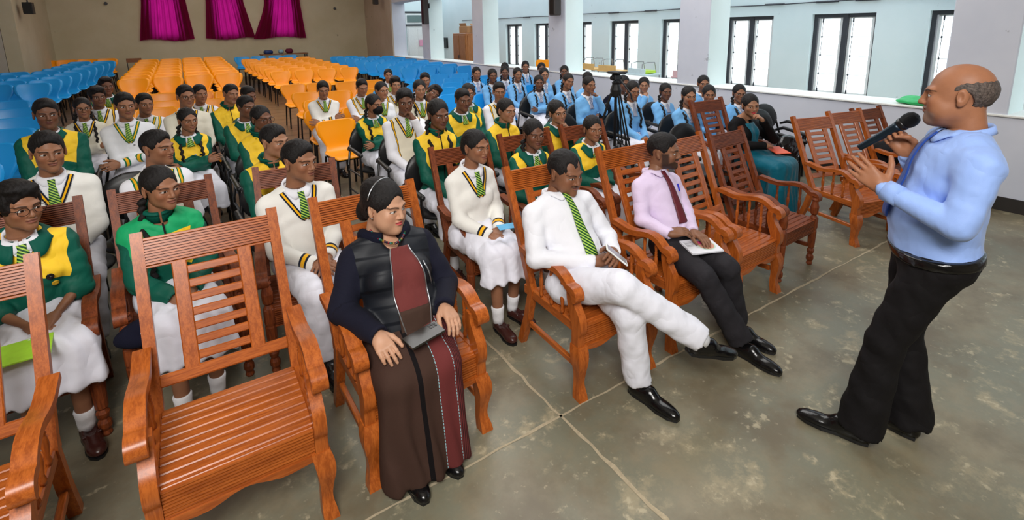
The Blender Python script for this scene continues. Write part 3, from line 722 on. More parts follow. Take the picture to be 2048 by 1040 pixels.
# hair styles, in the head's frame
HAIR={}
def hair_mesh(style,lod):
    k=(style,lod)
    if k in HAIR: return HAIR[k]
    if style in('short','crop','side','mop'):
        t={'short':.0075,'crop':.005,'side':.012,'mop':.018}[style]
        P=[ell((0,.016,.036),(.0755+t*.7,.093+t*.7,.084+t),.01),ell((0,-.008,.083),(.058,.074,.037+t*.6),.02)]
        if style in('side','mop'): P+=[ell((.02,-.055,.095),(.045,.035,.024+t*.3),.02),ell((-.03,-.045,.10),(.04,.04,.02),.02)]
        P+=[sub(ell((0,-.118,-.03),(.098,.074,.120 if style!='mop' else .108),.008)),sub(ell((.062,-.085,.03),(.022,.035,.045),.008)),sub(ell((-.062,-.085,.03),(.022,.035,.045),.008)),sub(ell((0,.0,-.10),(.12,.075,.085),.01)),sub(cone((-.11,.02,-.005),(.11,.02,-.005),.036,.036,.008)),sub(ell((0,.09,-.125),(.12,.09,.08),.02))]
    elif style=='bald':
        P=[ell((0,.018,.02),(.0785,.094,.078),.01),sub(ell((0,-.03,.11),(.09,.125,.075),.01)),sub(ell((0,-.11,-.02),(.12,.098,.11),.008)),sub(cone((-.11,.008,-.012),(.11,.008,-.012),.034,.034,.008)),sub(ell((0,.0,-.11),(.12,.1,.08),.01))]
    elif style=='receding':
        P=[ell((0,.018,.036),(.0835,.099,.092),.01),sub(ell((0,-.14,-.03),(.1,.09,.112),.008)),sub(ell((.045,-.10,.075),(.035,.05,.04),.01)),sub(ell((-.045,-.10,.075),(.035,.05,.04),.01)),
           sub(ell((0,.0,-.10),(.12,.075,.085),.01)),sub(cone((-.11,.015,-.005),(.11,.015,-.005),.036,.036,.008)),sub(ell((0,.09,-.125),(.12,.09,.08),.02))]
    else:  # pulled back, centre parted; 'bun' adds a knot
        t=.007 if style!='lady' else .014
        P=[ell((0,.018,.034),(.0765+t*.7,.094+t*.7,.085+t*.9),.01),ell((0,.075,-.02),(.055,.05,.06),.03)]
        if style=='bun': P.append(ell((0,.125,.02),(.045,.035,.045),.008))
        if style=='lady': P+=[ell((0,.05,.085),(.06,.07,.04),.03),ell((0,.115,-.04),(.05,.04,.06),.01)]
        P+=[sub(ell((0,-.125,-.035),(.088,.078,.134),.006)),sub(ell((0,-.03,-.11),(.13,.075,.10),.01)),sub(cone((-.11,.008,-.012),(.11,.008,-.012),.03,.03,.006)),
            sub(cone((0,-.12,.135),(0,.03,.142),.007,.007,.01)),sub(ell((0,.02,-.15),(.12,.14,.075),.02))]
    h=(.0042,.006,.0085)[lod]
    def nz(G): return .0012*np.sin(G[...,0]*330+20*G[...,2]+3*np.sin(G[...,1]*60))*np.sin(G[...,1]*90+G[...,0]*50)+.0012*np.sin(G[...,0]*140+9*np.sin(G[...,1]*50))*np.sin(G[...,2]*160) if lod<2 else 0*G[...,0]
    Vv,Q=mesh_sdf(P,h,noise=nz if lod<2 else None)
    HAIR[k]=npmesh('hair',Vv,Q,M_hair if style!='bald' else M_greyhair); return HAIR[k]
def hair_mat(n,c,c2):
    m,t,b=newmat(n,.55,0,.3); o=t.obj(); q=t.noise(o,110,4,.7,(3,1,1)); t.l.new(t.mix(t.step(q,.5,.15),lin(*c),lin(*c2)),b.inputs['Base Color']); bump(t,b,q,.6,.006); return m
M_hair=hair_mat('black_hair',(12,10,11),(26,21,21)); M_greyhair=hair_mat('greying_hair',(60,52,48),(104,92,86))
# ---------------------------------------------------------------- hands (local: fingers +X, thumb +Y, back of hand +Z)
HANDS={}
def hand_prims(curl,thumb,spread=.05,sc=1.0):
    P=[]; ys=(.030,.0105,-.0105,-.029); ln=(.070,.078,.073,.057)
    P.append(cone((0,0,0),(.03,0,0),.021,.024,.01))
    for i,y in enumerate(ys): P.append(cone((.015,y*.55,0),(.086-(i==3)*.008,y,0),.0145,.0115,.014))
    P.append(ell((.04,.022,-.008),(.03,.018,.014),.01)); P.append(ell((.045,-.018,-.008),(.035,.015,.012),.01))
    for i,y in enumerate(ys):
        p=A(.086-(i==3)*.008,y,0); a=0; sd=spread*(1.5-i); cu=curl[i] if isinstance(curl,(list,tuple)) else curl
        for j,(fr,r0,r1) in enumerate(((.45,.0098,.0088),(.30,.0088,.0080),(.25,.0080,.0068))):
            a+=cu*(.75,1.0,.7)[j]; d=A(math.cos(a)*math.cos(sd),math.sin(sd),-math.sin(a)); q=p+d*ln[i]*fr
            P.append(cone(p,q,r0,r1,.0035)); p=q
    a0,a1,a2=thumb
    p=A(.018,.024,-.006)
    for L,r0,r1,(dx,dy,dz) in ((.04,.0145,.012,a0),(.034,.012,.0105,a1),(.027,.0105,.0085,a2)):
        d=A(dx,dy,dz); d/=np.linalg.norm(d); q=p+d*L; P.append(cone(p,q,r0,r1,.006)); p=q
    return P
HP={'rest':(.38,((.75,.6,-.2),(.9,.3,-.2),(1,.1,-.2)),.03),'flat':(.12,((.7,.7,-.1),(.9,.35,-.1),(1,.2,-.1)),.05),
    'fist':(.95,((.7,.5,-.4),(.8,-.1,-.6),(.6,-.7,-.4)),.0),'grip':(.78,((.7,.5,-.5),(.75,.0,-.7),(.6,-.4,-.7)),.02),
    'open':([.10,.12,.18,.26],((.45,.85,-.35),(.6,.75,-.3),(.7,.6,-.2)),.06)}
def hand_geo(pose,lod):
    k=(pose,lod)
    if k not in HANDS: c,t,s=HP[pose]; HANDS[k]=mesh_sdf(hand_prims(c,t,s),(.0036,.005,.007)[lod],infl=(0,0,.0012)[lod])
    return HANDS[k]
def place_hand(pose,lod,W,fwd,up,left,sc=1.0):
    # fwd: direction of the fingers, up: back of the hand; left: mirror so that the thumb sits on the right side
    Vv,Q=hand_geo(pose,lod); x=fwd/np.linalg.norm(fwd); z=up-x*(up@x); z/=np.linalg.norm(z); y=np.cross(z,x)
    if left: V2=Vv*A(1,-1,1); Q=Q[:,::-1]
    else: V2=Vv
    return W+(V2*sc)@np.array([x,y,z]),Q
def ik(S_,W,l1,l2,hint):
    d=W-S_; L=np.linalg.norm(d); L2=min(L,(l1+l2)*.995); d=d/L; W=S_+d*L2 if L>L2 else W; L=L2
    a=(l1*l1-l2*l2+L*L)/(2*L); hh=math.sqrt(max(l1*l1-a*a,0)); n=hint-d*(hint@d); n/=np.linalg.norm(n)
    return S_+d*a+n*hh,W
def unit(v): return v/np.linalg.norm(v)
# ---------------------------------------------------------------- clothing materials
def stripes(t,v,per,duty,off=0): return ((v/per+off).frac()).lt(duty)
def fold(t,o):
    n=t.noise(o,7,2,.45); n2=t.noise(o,13,2,.5,(1,1,.6)); return t.m('ABSOLUTE',n-.5)*.9+n2*.35
def cloth(name,rgb,var=.06,rough=.85,scale=14,weave=.15):
    if name in MC: return MC[name]
    m,t,b=newmat(name,rough,0,.2); o=t.obj(); n=t.noise(o,scale,3); c=lin(*rgb)
    t.l.new(t.mix(n,tuple(q*(1-var) for q in c[:3])+(1,),tuple(min(1,q*(1+var)) for q in c[:3])+(1,)),b.inputs['Base Color'])
    b.inputs['Sheen Weight'].default_value=.15 if max(rgb)>90 else 0; bump(t,b,t.noise(o,420,2)*weave*.1+fold(t,o),.8,.03); MC[name]=m; return m
def sweater_mat(name,base,c1,c2,cuffs=True):
    m,t,b=newmat(name,.9,0,.15); o=t.obj(); au=V(t,t.attr('au').outputs['Fac']); x,y,z=t.sep(t.attr('tc').outputs['Vector'])
    c=lin(*base); col=t.mix(t.noise(o,9,3),tuple(q*.94 for q in c[:3])+(1,),c)
    def band(v,lo,hi): return t.m('MULTIPLY',v.gt(lo),v.lt(hi))
    if cuffs:
        for lo,hi,cc in ((2.70,2.90,c1),(2.755,2.845,c2)): col=t.mix(band(au,lo,hi),col,lin(*cc))
        for lo,hi,cc in ((-.075,-.03,c1),(-.063,-.042,c2)): col=t.mix(t.m('MULTIPLY',band(z,lo,hi),au.lt(.05)),col,lin(*cc))
    t.l.new(col,b.inputs['Base Color']); b.inputs['Sheen Weight'].default_value=.2
    bump(t,b,t.noise(o,300,2)*.025+fold(t,o)*.55,.8,.03); return m
def vest_mat(name,base,c1,c2):
    m,t,b=newmat(name,.9,0,.15); o=t.obj(); au=V(t,t.attr('au').outputs['Fac'])
    sd=V(t,t.attr('sd').outputs['Fac'])
    col=t.mix(sd.lt(.022),lin(*base),lin(*c1)); col=t.mix(sd.lt(.016),col,lin(*c2)); col=t.mix(sd.lt(.006),col,lin(*c1)); col=t.mix(sd.lt(.0),col,lin(238,238,246))
    t.l.new(col,b.inputs['Base Color']); bump(t,b,t.noise(o,300,2)*.02+fold(t,o)*.5,.8,.03); return m
def jacket_mat(name,bright=False):
    m,t,b=newmat(name,.62,0,.3); o=t.obj(); au=V(t,t.attr('au').outputs['Fac']); x,y,z=t.sep(t.attr('tc').outputs['Vector']); ax=x.abs()
    G=lin(4,88,72); Y=lin(250,205,48); G2=lin(20,160,100)
    sd=V(t,t.attr('sd').outputs['Fac']); yel=t.m('MULTIPLY',(z+ax*.42).gt(.285),sd.gt(-.012)); bot=t.m('MULTIPLY',z.lt(-.02),au.lt(.05))
    col=t.mix(yel,G,Y)
    if bright:
        col=t.mix(t.m('MULTIPLY',(z-x*.3).gt(.30),sd.gt(-.03)),G,G2); col=t.mix(t.m('MULTIPLY',t.m('MULTIPLY',(z+x*.9).gt(.26),x.gt(-.02)),t.m('MULTIPLY',sd.gt(.01),z.lt(.39))),col,Y)
        col=t.mix(t.m('MULTIPLY',(z-x*.9).gt(.12),z.lt(.2)),col,col)
    t.l.new(col,b.inputs['Base Color']); bump(t,b,fold(t,o),1,.035); return m
NAVY=(28,34,52); GOLD=(240,178,30); GRN=(20,112,70)
M_sw_n=sweater_mat('white_jersey_navy_gold',(238,237,232),NAVY,GOLD); M_sw_g=sweater_mat('white_jersey_green_gold',(236,238,244),GRN,GOLD)
M_sw_c=sweater_mat('cream_jersey',(232,226,208),NAVY,GOLD,False); M_vest=vest_mat('cream_vest',(236,228,206),NAVY,GOLD); M_vestg=vest_mat('cream_vest_green',(236,230,212),GRN,GOLD)
M_jk=jacket_mat('track_jacket'); M_jk2=jacket_mat('track_jacket_bright',True)
M_blue=cloth('sky_blue_wool',(116,178,232)); M_green=cloth('green_cloth',(4,84,70),.06,.65); M_wc2=cloth('white_cotton',(231,232,240),.03,.75,9)
M_wtr=cloth('white_trouser',(228,229,240),.03,.75,9); M_skirt=cloth('white_skirt',(229,230,242),.03,.7,9)
M_navyk=cloth('navy_knit',(16,17,34),.25,.95,20,.6); M_lilac=cloth('lilac_shirt',(224,206,236),.03,.7,9); M_bshirt=cloth('light_blue_shirt',(150,180,240),.04,.55,9)
M_blk=cloth('black_trouser',(20,18,20),.2,.75,9); M_char=cloth('charcoal_trouser',(40,38,42),.2,.8,9); M_blkv=cloth('black_velvet',(10,9,11),.3,.8)
M_teal=cloth('teal_saree',(0,96,118),.12,.5,12); M_leather=plain('black_leather',(14,13,14),.18,0,.3,20,.15); M_brleather=plain('brown_leather',(62,30,26),.25,0,.25,20,.15)
M_sock=cloth('white_sock',(236,236,240),.04,.9,40,.5); M_vestb=plain('black_quilted_nylon',(20,21,26),.38,0,.3,10,.35,.5,30)
def tie_mat(name,c1,c2,c3,per=.021):
    m,t,b=newmat(name,.6,0,.3); x,y,z=t.sep(t.obj()); v=(x*.75+z)/per; f=v.frac()
    col=t.mix(f.lt(.5),lin(*c1),lin(*c2)); col=t.mix(t.m('MULTIPLY',f.gt(.44),f.lt(.56)),col,lin(*c3)); t.l.new(col,b.inputs['Base Color']); return m
M_tie=tie_mat('green_striped_tie',(16,74,40),(168,206,84),(16,40,30),.017); M_tieb=tie_mat('navy_striped_tie',(40,52,110),(226,230,240),(40,52,110),.017)
M_tiem=plain('maroon_tie',(96,16,32),.6,0,.2,200); M_tieblue=cloth('blue_satin_tie',(36,70,150),.15,.4)
def trim_mat(n,c1,c2):
    m,t,b=newmat(n,.9,0,.1); u=V(t,t.attr('tu').outputs['Fac']); q=t.m('MULTIPLY',u.gt(.30),u.lt(.70)); t.l.new(t.mix(q,lin(*c1),lin(*c2)),b.inputs['Base Color']); return m
M_trn=trim_mat('navy_gold_trim',NAVY,GOLD); M_trg=trim_mat('green_gold_trim',GRN,GOLD)
SK={'d':((.17,.072,.04),(.14,.045,.038)),'m':((.29,.13,.07),(.24,.08,.06)),'l':((.36,.175,.10),(.36,.12,.09)),'f':((.50,.27,.17),(.42,.11,.10))}
# shoes (local: toe -Y, sole at z=0), glasses
def shoe_mesh(kind):
    if kind=='men': P=[ell((0,-.01,.035),(.040,.085,.045),.02),cone((0,.055,.035),(0,.055,.06),.036,.034,.02),ell((0,-.11,.024),(.041,.09,.030),.02),ell((0,-.175,.018),(.028,.035,.019),.02),cone((0,.06,.03),(0,-.03,.055),.034,.034,.02),sub(ell((0,.045,.115),(.031,.042,.035),.006))]
    else: P=[ell((0,-.01,.035),(.038,.085,.035),.02),cone((0,.05,.035),(0,.05,.05),.034,.033,.02),ell((0,-.10,.028),(.040,.065,.030),.02),sub(ell((0,.01,.10),(.030,.075,.052),.006))]
    Vv,Q=mesh_sdf(P,.0062); Vv[:,2]=np.maximum(Vv[:,2],.0); return npmesh('shoe',Vv,Q,M_leather if kind=='men' else M_brleather)
ME_shoe={'men':shoe_mesh('men'),'girl':shoe_mesh('girl')}
def sole_mesh(mt):
    b=MB(); pts=[(.030,.085),(.038,.04),(.034,-.03),(.043,-.10),(.036,-.165),(.014,-.205),(-.014,-.205),(-.036,-.165),(-.043,-.10),(-.034,-.03),(-.038,.04),(-.030,.085)]
    b.prism(pts,0,.016,2); return b.mesh('sole',mt)
ME_sole=sole_mesh(M_blackp)
b=MB(); b.box((0,-.03,.058),(.074,.018,.008),Matrix.Rotation(.05,3,'X'),.002); ME_strap=b.mesh('strap',M_brleather)
b=MB()
for s in(-1,1):
    b.tube([(s*.033+.023*math.cos(a),-.108,.0+.019*math.sin(a)) for a in np.linspace(0,2*PI,19)],.0016,5,False)
    b.tube([(s*.056,-.107,.006),(s*.079,-.06,.008),(s*.082,.01,.006)],.0015,5)
b.tube([(-.010,-.109,.004),(0,-.112,.006),(.010,-.109,.004)],.0016,5)
ME_glass=b.mesh('glasses',plain('dark_spectacles',(30,18,16),.3))
# ---------------------------------------------------------------- people
def shell_grid(name,G,mt,parent,attrs=None,th=.003):
    # G: (n,m,3) grid of points -> thin double-sided sheet
    n,m=G.shape[:2]; du=np.gradient(G,axis=0); dv=np.gradient(G,axis=1); N=np.cross(du,dv); N/=np.linalg.norm(N,axis=-1,keepdims=True)+1e-9
    P=np.concatenate([(G+N*th/2).reshape(-1,3),(G-N*th/2).reshape(-1,3)]); k=n*m; F=[]
    ii,jj=np.meshgrid(np.arange(n-1),np.arange(m-1),indexing='ij'); a=(ii*m+jj).ravel(); q=np.stack([a,a+m,a+m+1,a+1],1); F=[q,q[:,::-1]+k]
    def edge(x): x=np.array(x); F.append(np.stack([x[:-1],x[1:],x[1:]+k,x[:-1]+k],1))
    edge(range(m)); edge([i*m+m-1 for i in range(n)]); edge([(n-1)*m+j for j in range(m)][::-1]); edge([i*m for i in range(n)][::-1])
    at={q:np.concatenate([v.ravel(),v.ravel()]) for q,v in (attrs or {}).items()}
    return obj(name,npmesh(name,P,np.concatenate(F),mt,at),parent)
class Person: pass
def person(label,x,y,z,rz=0,head=(0,0,1.1),yaw=0,pitch=0,roll=0,kind='m',hair='short',skin='m',lod=1,w=1.0,hs=1.0,seat=.44,lean=.03,top='sweater',
           mat=None,trim=None,tie=True,legs='trouser',legmat=None,hands='lap',handpose='rest',fat=1.0,face=(0,0,0),braid=None,collar=True,glasses=False,jc=False,
           shoe='men',arms=None,joints=None,group=None,lowz=None,chest=None,badge=False,mask=False,zipd=False,handdir=None,shirt=None,tuck=False,lw=None,vcut=0,hem=.024,short=False,beard=(.012,.009,.008)):
    """head: eye-level point in the person's frame (pelvis axis at the origin, floor z=0, facing -Y)"""
    R=Person(); hC=A(*head); Rh=rotm(yaw,pitch,roll)
    P=A(0,0,seat+.10) if joints is None or 'pelvis' not in joints else A(*joints['pelvis'])
    N=hC+Rh@A(0,.045,-.155)*hs; N=N+A(0,.01,-.012)
    if joints and 'neck' in joints: N=A(*joints['neck'])
    if lean is not None and joints is None: P=A(0,N[1]-lean,P[2])
    u=unit(N-P); L=np.linalg.norm(N-P); ls=L/.47; ay=(joints or {}).get('turn',0); rx=A(math.cos(ay),math.sin(ay),0); by=unit(np.cross(u,rx)); rx=np.cross(by,u); T=np.array([rx,by,u])   # rows
    tw=lambda a,b,c: P+a*rx+b*by+c*u
    u2=unit(A(0,-.10,1)); Tk=np.array([A(1,0,0),unit(np.cross(u2,A(1,0,0))),u2]).T; R.u2,R.Tk=u2,Tk
    fem=kind in('f','l')
    sw=.90 if fem else 1.0
    def torso(m=0):
        tp=[('E',(0,0,.30*ls),(.142*w*sw,.098*w,.185*ls),.03),('E',(0,-.012*fat,.13*ls),(.122*w*(.5+.5*fat),.098*w*fat,.165*ls),.05),('E',(0,.02,0),(.152*w,.118*min(w,1.2),.12),.05),
            ('C',(-.118*w*sw,.012,.395*ls),(.118*w*sw,.012,.395*ls),.052*w,.052*w,.05),('C',(-.07*w,.012,.43*ls),(0,.012,.462*ls),.045*w,.05,.03),('C',(.07*w,.012,.43*ls),(0,.012,.462*ls),.045*w,.05,.03)]
        if fem: tp+=[('E',(s*.062*w,-.072*w,.275*ls),(.056*w,.05*w,.058),.03) for s in(-1,1)]
        return tp
    tp=torso(); Tt=T.T
    def tprims(inf): 
        o=[]
        for q in tp:
            if q[0]=='E': o.append(('e',tw(*q[1]),A(*q[2])+inf,Tt,None,q[3],0))
            else: o.append(('c',tw(*q[1]),tw(*q[2]),q[3]+inf,q[4]+inf,q[5],0))
        return o
    # arms
    S_=[tw(s*.158*w*sw,.008,.392*ls) for s in(-1,1)]; W_=[None,None]; E_=[None,None]; HD=[None,None]
    th=seat+.155*w+(.022 if legs=='skirt' else 0)
    D={'lap':((-.045,-.27,th),(.05,-.25,th+.012)),'knees':((-.12,-.36,th+.01),(.12,-.36,th+.01)),'crossed':((.10,-.17,seat+.30),(-.11,-.20,seat+.27)),
       'rests':((-.27,-.22,seat+.245),(.27,-.22,seat+.245)),'chin':(tuple(hC+A(-.05,-.11,-.155)),(.02,-.22,th+.04)),'chinl':((-.02,-.22,th+.04),tuple(hC+A(.05,-.11,-.155))),'mouth':((-.05,-.27,th),tuple(hC+A(.035,-.155,-.165)))}
    if arms: tg=arms
    else: tg=D[hands]
    off=A(0,P[1],0)
    l1,l2=.27*(.55+.45*ls)*(.93 if fem else 1),.235*(.55+.45*ls)*(.95 if fem else 1)
    for i,s in enumerate((-1,1)):
        t_=A(*tg[i]); 
        if not arms and not (hands in('chin','chinl','mouth') and t_[2]>seat+.35): t_=t_+off
        E_[i],W_[i]=ik(S_[i],t_,l1,l2,A(s*.55,.35,-1.0) if hands!='crossed' else A(s*.9,.15,-.8))
    if joints:
        for i,k in enumerate(('elbowR','elbowL')):
            if k in joints: E_[i]=A(*joints[k])
        for i,k in enumerate(('wristR','wristL')):
            if k in joints: W_[i]=A(*joints[k])
    wa=min(w,1.2)
    ar=lambda inf,cf=0,lo=0:[('c',S_[i],E_[i],.050*wa*(1 if not fem else .9)+inf,.040*wa+inf,.035,1) for i in(0,1)]+[('c',E_[i],W_[i],.039*wa+inf,(.028 if lo==0 else .032)+inf,.02,2) for i in(0,1)]
    # legs
    if joints and 'kneeR' in joints: K=[A(*joints['kneeR']),A(*joints['kneeL'])]; An=[A(*joints['ankleR']),A(*joints['ankleL'])]; FD=[A(*joints['toeR']),A(*joints['toeL'])]
    else:
        kk=.085 if legs=='skirt' else .115; K=[A(s*kk,P[1]-.40*(.6+.4*w),seat+.06) for s in(-1,1)]; An=[A(s*.08,P[1]-.40*(.6+.4*w)+(.02 if seat>.40 else -.06)+.03*s,.085) for s in(-1,1)]; FD=[A(s*.12,-1,0) for s in(-1,1)]
    Hp=[P+rx*s*.085*w+A(0,0,-.01) for s in(-1,1)]
    lw=lw or w
    lg=lambda inf,e=0,f=0:[('c',Hp[i],K[i],.082*lw+inf,.058*lw+inf,.03,0) for i in(0,1)]+[('c',K[i],An[i],.054*lw+inf,.036+inf+f,.02,0) for i in(0,1)]
    hb=(.0105,.014,.02)[lod]; hc_=(.0095,.0135,.019)[lod]
    rot=('',)
    sk,lp=SK[skin]
    # body: limbs and trunk in one field, then hands and head welded on
    nk=[('c',N+A(0,0,-.03),hC+Rh@A(0,.035,-.09)*hs,.05*w,.048,.02,0)]
    Vb,Qb=mesh_sdf(tprims(-.016)+ar(-.010 if lod<2 else -.004)+lg(-.004)+nk,hb)
    Vs=[Vb];Qs=[Qb];hcs=[np.full((len(Vb),3),-9.)]; n=len(Vb)
    for i in(0,1):
        f=unit(W_[i]-E_[i]); s=(-1,1)[i]
        hp=handpose if isinstance(handpose,str) else handpose[i]
        if handdir and handdir[i] is not None: fw,up=map(lambda q:A(*q),handdir[i])
        elif W_[i][2]>hC[2]-.32 and hands in('chin','chinl','mouth'): fw=unit(hC+A(0,-.07,-.05)-W_[i]); up=A(s*.8,-.6,0); hp='fist'
        elif hands=='crossed': fw=f; up=A(0,-1,.3)
        else: fw=unit(f*A(1,1,.35)+A(-s*.25,0,-.10)); up=A(s*.25,-.15,1)
        Vh,Qh=place_hand(hp,lod,W_[i]-unit(f)*.008,fw,up,left=(i==1),sc=(.92 if fem else 1.0)*(.97 if hs<1 else 1.0)*min(1.06,max(.9,w))); Vs.append(Vh);Qs.append(Qh+n); n+=len(Vh); hcs.append(np.full((len(Vh),3),-9.))
    Vh,Qh=head_mesh(kind,lod); Vs.append(hC+(Vh*hs)@Rh.T); Qs.append(Qh+n); hcs.append(Vh)
    me=npmesh('person',np.concatenate(Vs),np.concatenate(Qs),M_skin,{'hc':np.concatenate(hcs)})
    o=obj('person',me,None,(x,y,z),rz,label=label,category='person',group=group); R.o=o; o['skin']=sk; o['lip']=lp; o['face']=face; o['beardcol']=beard
    Mh=Matrix.Translation(hC)@Matrix(Rh.tolist()).to_4x4()@Matrix.Scale(hs,4)
    def onhead(nm,mesh): h=obj(nm,mesh,o); h.matrix_local=Mh; return h
    if hair: onhead('hair',hair_mesh(hair,lod))
    if glasses: onhead('glasses',ME_glass)
    if mask:
        Vm,Qm=mesh_sdf([ell((0,-.058,-.052),(.060,.064,.056),.01),ell((0,-.1,-.035),(.02,.018,.03),.02),sub(ell((0,.06,-.05),(.1,.1,.1),.004)),sub(ell((0,-.06,.05),(.1,.1,.055),.006))],.006); onhead('face_mask',npmesh('face_mask',Vm,Qm,M_blk))
    # upper garment
    if top:
        inf={'jacket':.016,'sweater':.009,'shirt':.006,'vest':.008,'cardigan':.010,'knit':.014}[top]; ax_=unit(A(.3,.2,1))
        sc_=A(31,27,43)*(.8 if top!='jacket' else 1); am=.0032 if top!='jacket' else .005; ph=x*7+y*3
        def nz(G): return am*np.sin(G[...,0]*sc_[0]+2.3*np.sin(G[...,2]*19+ph))*np.sin(G[...,2]*sc_[2]+G[...,1]*30+2*np.sin(G[...,0]*14))
        g=tprims(inf)+(ar(inf,0,1) if not short else ar(inf+.008,0,1)[:2]+[('c',E_[i],E_[i]+(W_[i]-E_[i])*.22,.047*wa,.046*wa,.02,2) for i in(0,1)])
        hemc=.006 if tuck else 0; g+=[sub(('e',tw(0,.02,-.16+hemc),A(*( (.3*w,.3*w,.105) if not tuck else (8,8,2.0))),Tt,None,.004,0))] if not tuck else [sub(('e',P-2.0*u2,A(8,8,2.0),Tk,None,.004,0))]
        if vcut: g+=[sub(('e',tw(0,-.12*w,.475*ls),A(.052*w,.10*w,vcut),Tt,None,.008,0))]
        g+=[sub(cone(N-u*.012-by*.012,N+u*.12,.058*(.5+.5*w),.09,.010))]
        for i in(0,1): d=unit(W_[i]-E_[i]); g.append(sub(cone(W_[i]+d*.045,W_[i]+d*.12,.046,.05,.004)))
        Vg,Qg,tg_=mesh_sdf(g,hc_,noise=nz,tags=True)
        tc=(Vg-P)@Tt/A(w,w,ls)
        sd=sdf_at(ar(0),Vg)-sdf_at(tprims(0),Vg)
        nm={'jacket':'jacket','sweater':'jersey','shirt':'shirt','vest':'knitted_vest','cardigan':'cardigan','knit':'cardigan'}[top]
        R.top=obj(nm,npmesh(nm,Vg,Qg,mat,{'tc':tc,'au':tg_,'sd':sd}),o)
        # drape: height of the cloth front in torso axes
        gl=[q for q in tp]
        def tloc(inf):
            return [('e',A(*q[1]),A(*q[2])+inf,None,None,q[3],0) if q[0]=='E' else ('c',A(*q[1]),A(*q[2]),q[3]+inf,q[4]+inf,q[5],0) for q in gl]
        pr=tloc(inf)
        def drape(a,c,off,raw=False):
            bb=np.linspace(-.26,.03,34); G=np.stack(np.broadcast_arrays(a[...,None],bb,c[...,None]),-1); F=sdf_at(pr,G)-(off if np.ndim(off)==0 else np.broadcast_to(off,G.shape[:2])[...,None])
            idx=np.argmax(F<0,-1); idx=np.clip(idx,1,33);  F1=np.take_along_axis(F,idx[...,None],-1)[...,0];F0=np.take_along_axis(F,idx[...,None]-1,-1)[...,0]
            t=np.clip(F0/(F0-F1+1e-9),0,1); b=bb[idx-1]+t*(bb[1]-bb[0])
            if raw: return b
            return P+a[...,None]*rx+b[...,None]*by+c[...,None]*u
        R.drape=drape; R.ls=ls
        cN=.478*ls; vd=.165*ls if top!='jacket' else .10*ls; hw=.078*w*(.93 if fem else 1); k=(16,10,7)[lod]
        openv=(top in('sweater','vest','cardigan')) and tie is not None or (top=='jacket' and tie)
        if openv:
            v=np.linspace(0,1,k)[:,None]; uu=np.linspace(-1,1,k)[None]; wv=hw*(v**.85)
            a=uu*wv; c=(cN-vd)+vd*v+0*uu; G=drape(a+0*c,c,.004); shell_grid('shirt_front',G,shirt or M_wc2,o)
            if top!='jacket' and trim:
                for s in(-1,1):
                    v=np.linspace(-.04,1,k)[:,None]; q=np.linspace(0,1,4)[None]; a=s*(hw*np.maximum(v,0)**.85+q*.024*w); c=(cN-vd)+vd*v-(1-q)*0-q*.010-.0*v
                    if True: c=c-(1-np.clip(v*6,0,1))*q*.022*0
                    a=np.where(v<0,a*0+s*q*.012,a); G=drape(a,c+0*a,.0085); 
                    if s>0: G=G[:,::-1]; tu=1-q+0*v
                    else: tu=q+0*v
                    shell_grid('neckline_trim',G,trim,o,{'tu':tu},.004)
        if tie and tie is not True and tie!='none' or tie is True:
            tm=M_tie if tie is True else tie; long=top=='shirt'
            ln=.36*ls if long else vd*.93; c0=cN-.012; v=np.linspace(0,1,(26,14,9)[lod] if long else k)[:,None]; q=np.linspace(-1,1,5)[None]
            wd=np.where(v<.10 if long else v<.28,.017-.004*v,.015+.022*np.minimum(1,(v-.05)*1.1)) if long else np.where(v<.3,.018-.012*v,.013+.018*v)
            G=drape(q*wd*(.9+.1*w),c0-ln*v+0*q,.014); shell_grid('tie',G,tm,o,None,.005)
        if zipd:
            v=np.linspace(0,1,20)[:,None]; q=np.linspace(-1,1,3)[None]; G=drape(q*.004+0*v,.0+(cN-.02)*v+0*q,.012); shell_grid('zip',G,M_blk,o,None,.004)
        def ring(nm,rn,hh,dn,flare,mt,tip,th=.004,op=.12):
            thn=np.linspace(op,2*PI-op,(44,26,16)[lod])[:,None]; t=np.linspace(0,1,5)[None]
            f=np.minimum(thn,2*PI-thn); tipw=np.exp(-((f-.45)/.42)**2)*tip
            rr=np.where(t<.34,rn,rn+flare*(t-.33)/.67*(1+tipw*9)); zz=np.where(t<.34,hh*(t/.33),hh-(dn+tipw)*(t-.33)/.67)
            front=np.cos(f); zz=zz-.030*(front+1)/2+.012*(1-front)/2
            a=rr*np.sin(thn)*1.03; b=-rr*np.cos(thn)+.006; c=cN+.004+zz
            m_=(f<1.35)&(t>.4)&(tip>0); bd=drape(a,c+0*a,.008,True); b=np.where(m_,np.minimum(b,bd),b)
            G=P+a[...,None]*rx+b[...,None]*by+c[...,None]*u; shell_grid(nm,G,mt,o,None,th)
        if collar and not zipd: ring('shirt_collar',.0585*(w*.5+.5)*(.95 if fem else 1),.036,.034,.016,shirt or (M_wc2 if collar is True else collar),.028)
        if top=='jacket':
            if zipd: ring('jacket_collar',.064,.062,.02,.010,M_green,.0,.006,.08)
            else: ring('jacket_collar',.072,.036,.045,.045,M_green,.05,.006,.30)
        if badge:
            a0,c0=.07*w,.27*ls
            for nm,(da,dc),rr,mt in (('badge',(0,0),.022,M_black),('pin',(-.045 if badge!='l' else 0,.012),.012,M_steel),('crest',(.012 if badge!='l' else 0,-.045),.020,plain('gold_crest',(222,176,40),.5))):
                v=np.linspace(0,1,5)[:,None]; q=np.linspace(0,2*PI,13)[None]; G=drape(a0+da+rr*.7*v*np.cos(q),c0+dc+rr*.7*v*np.sin(q),.006); shell_grid(nm,G,mt,o)
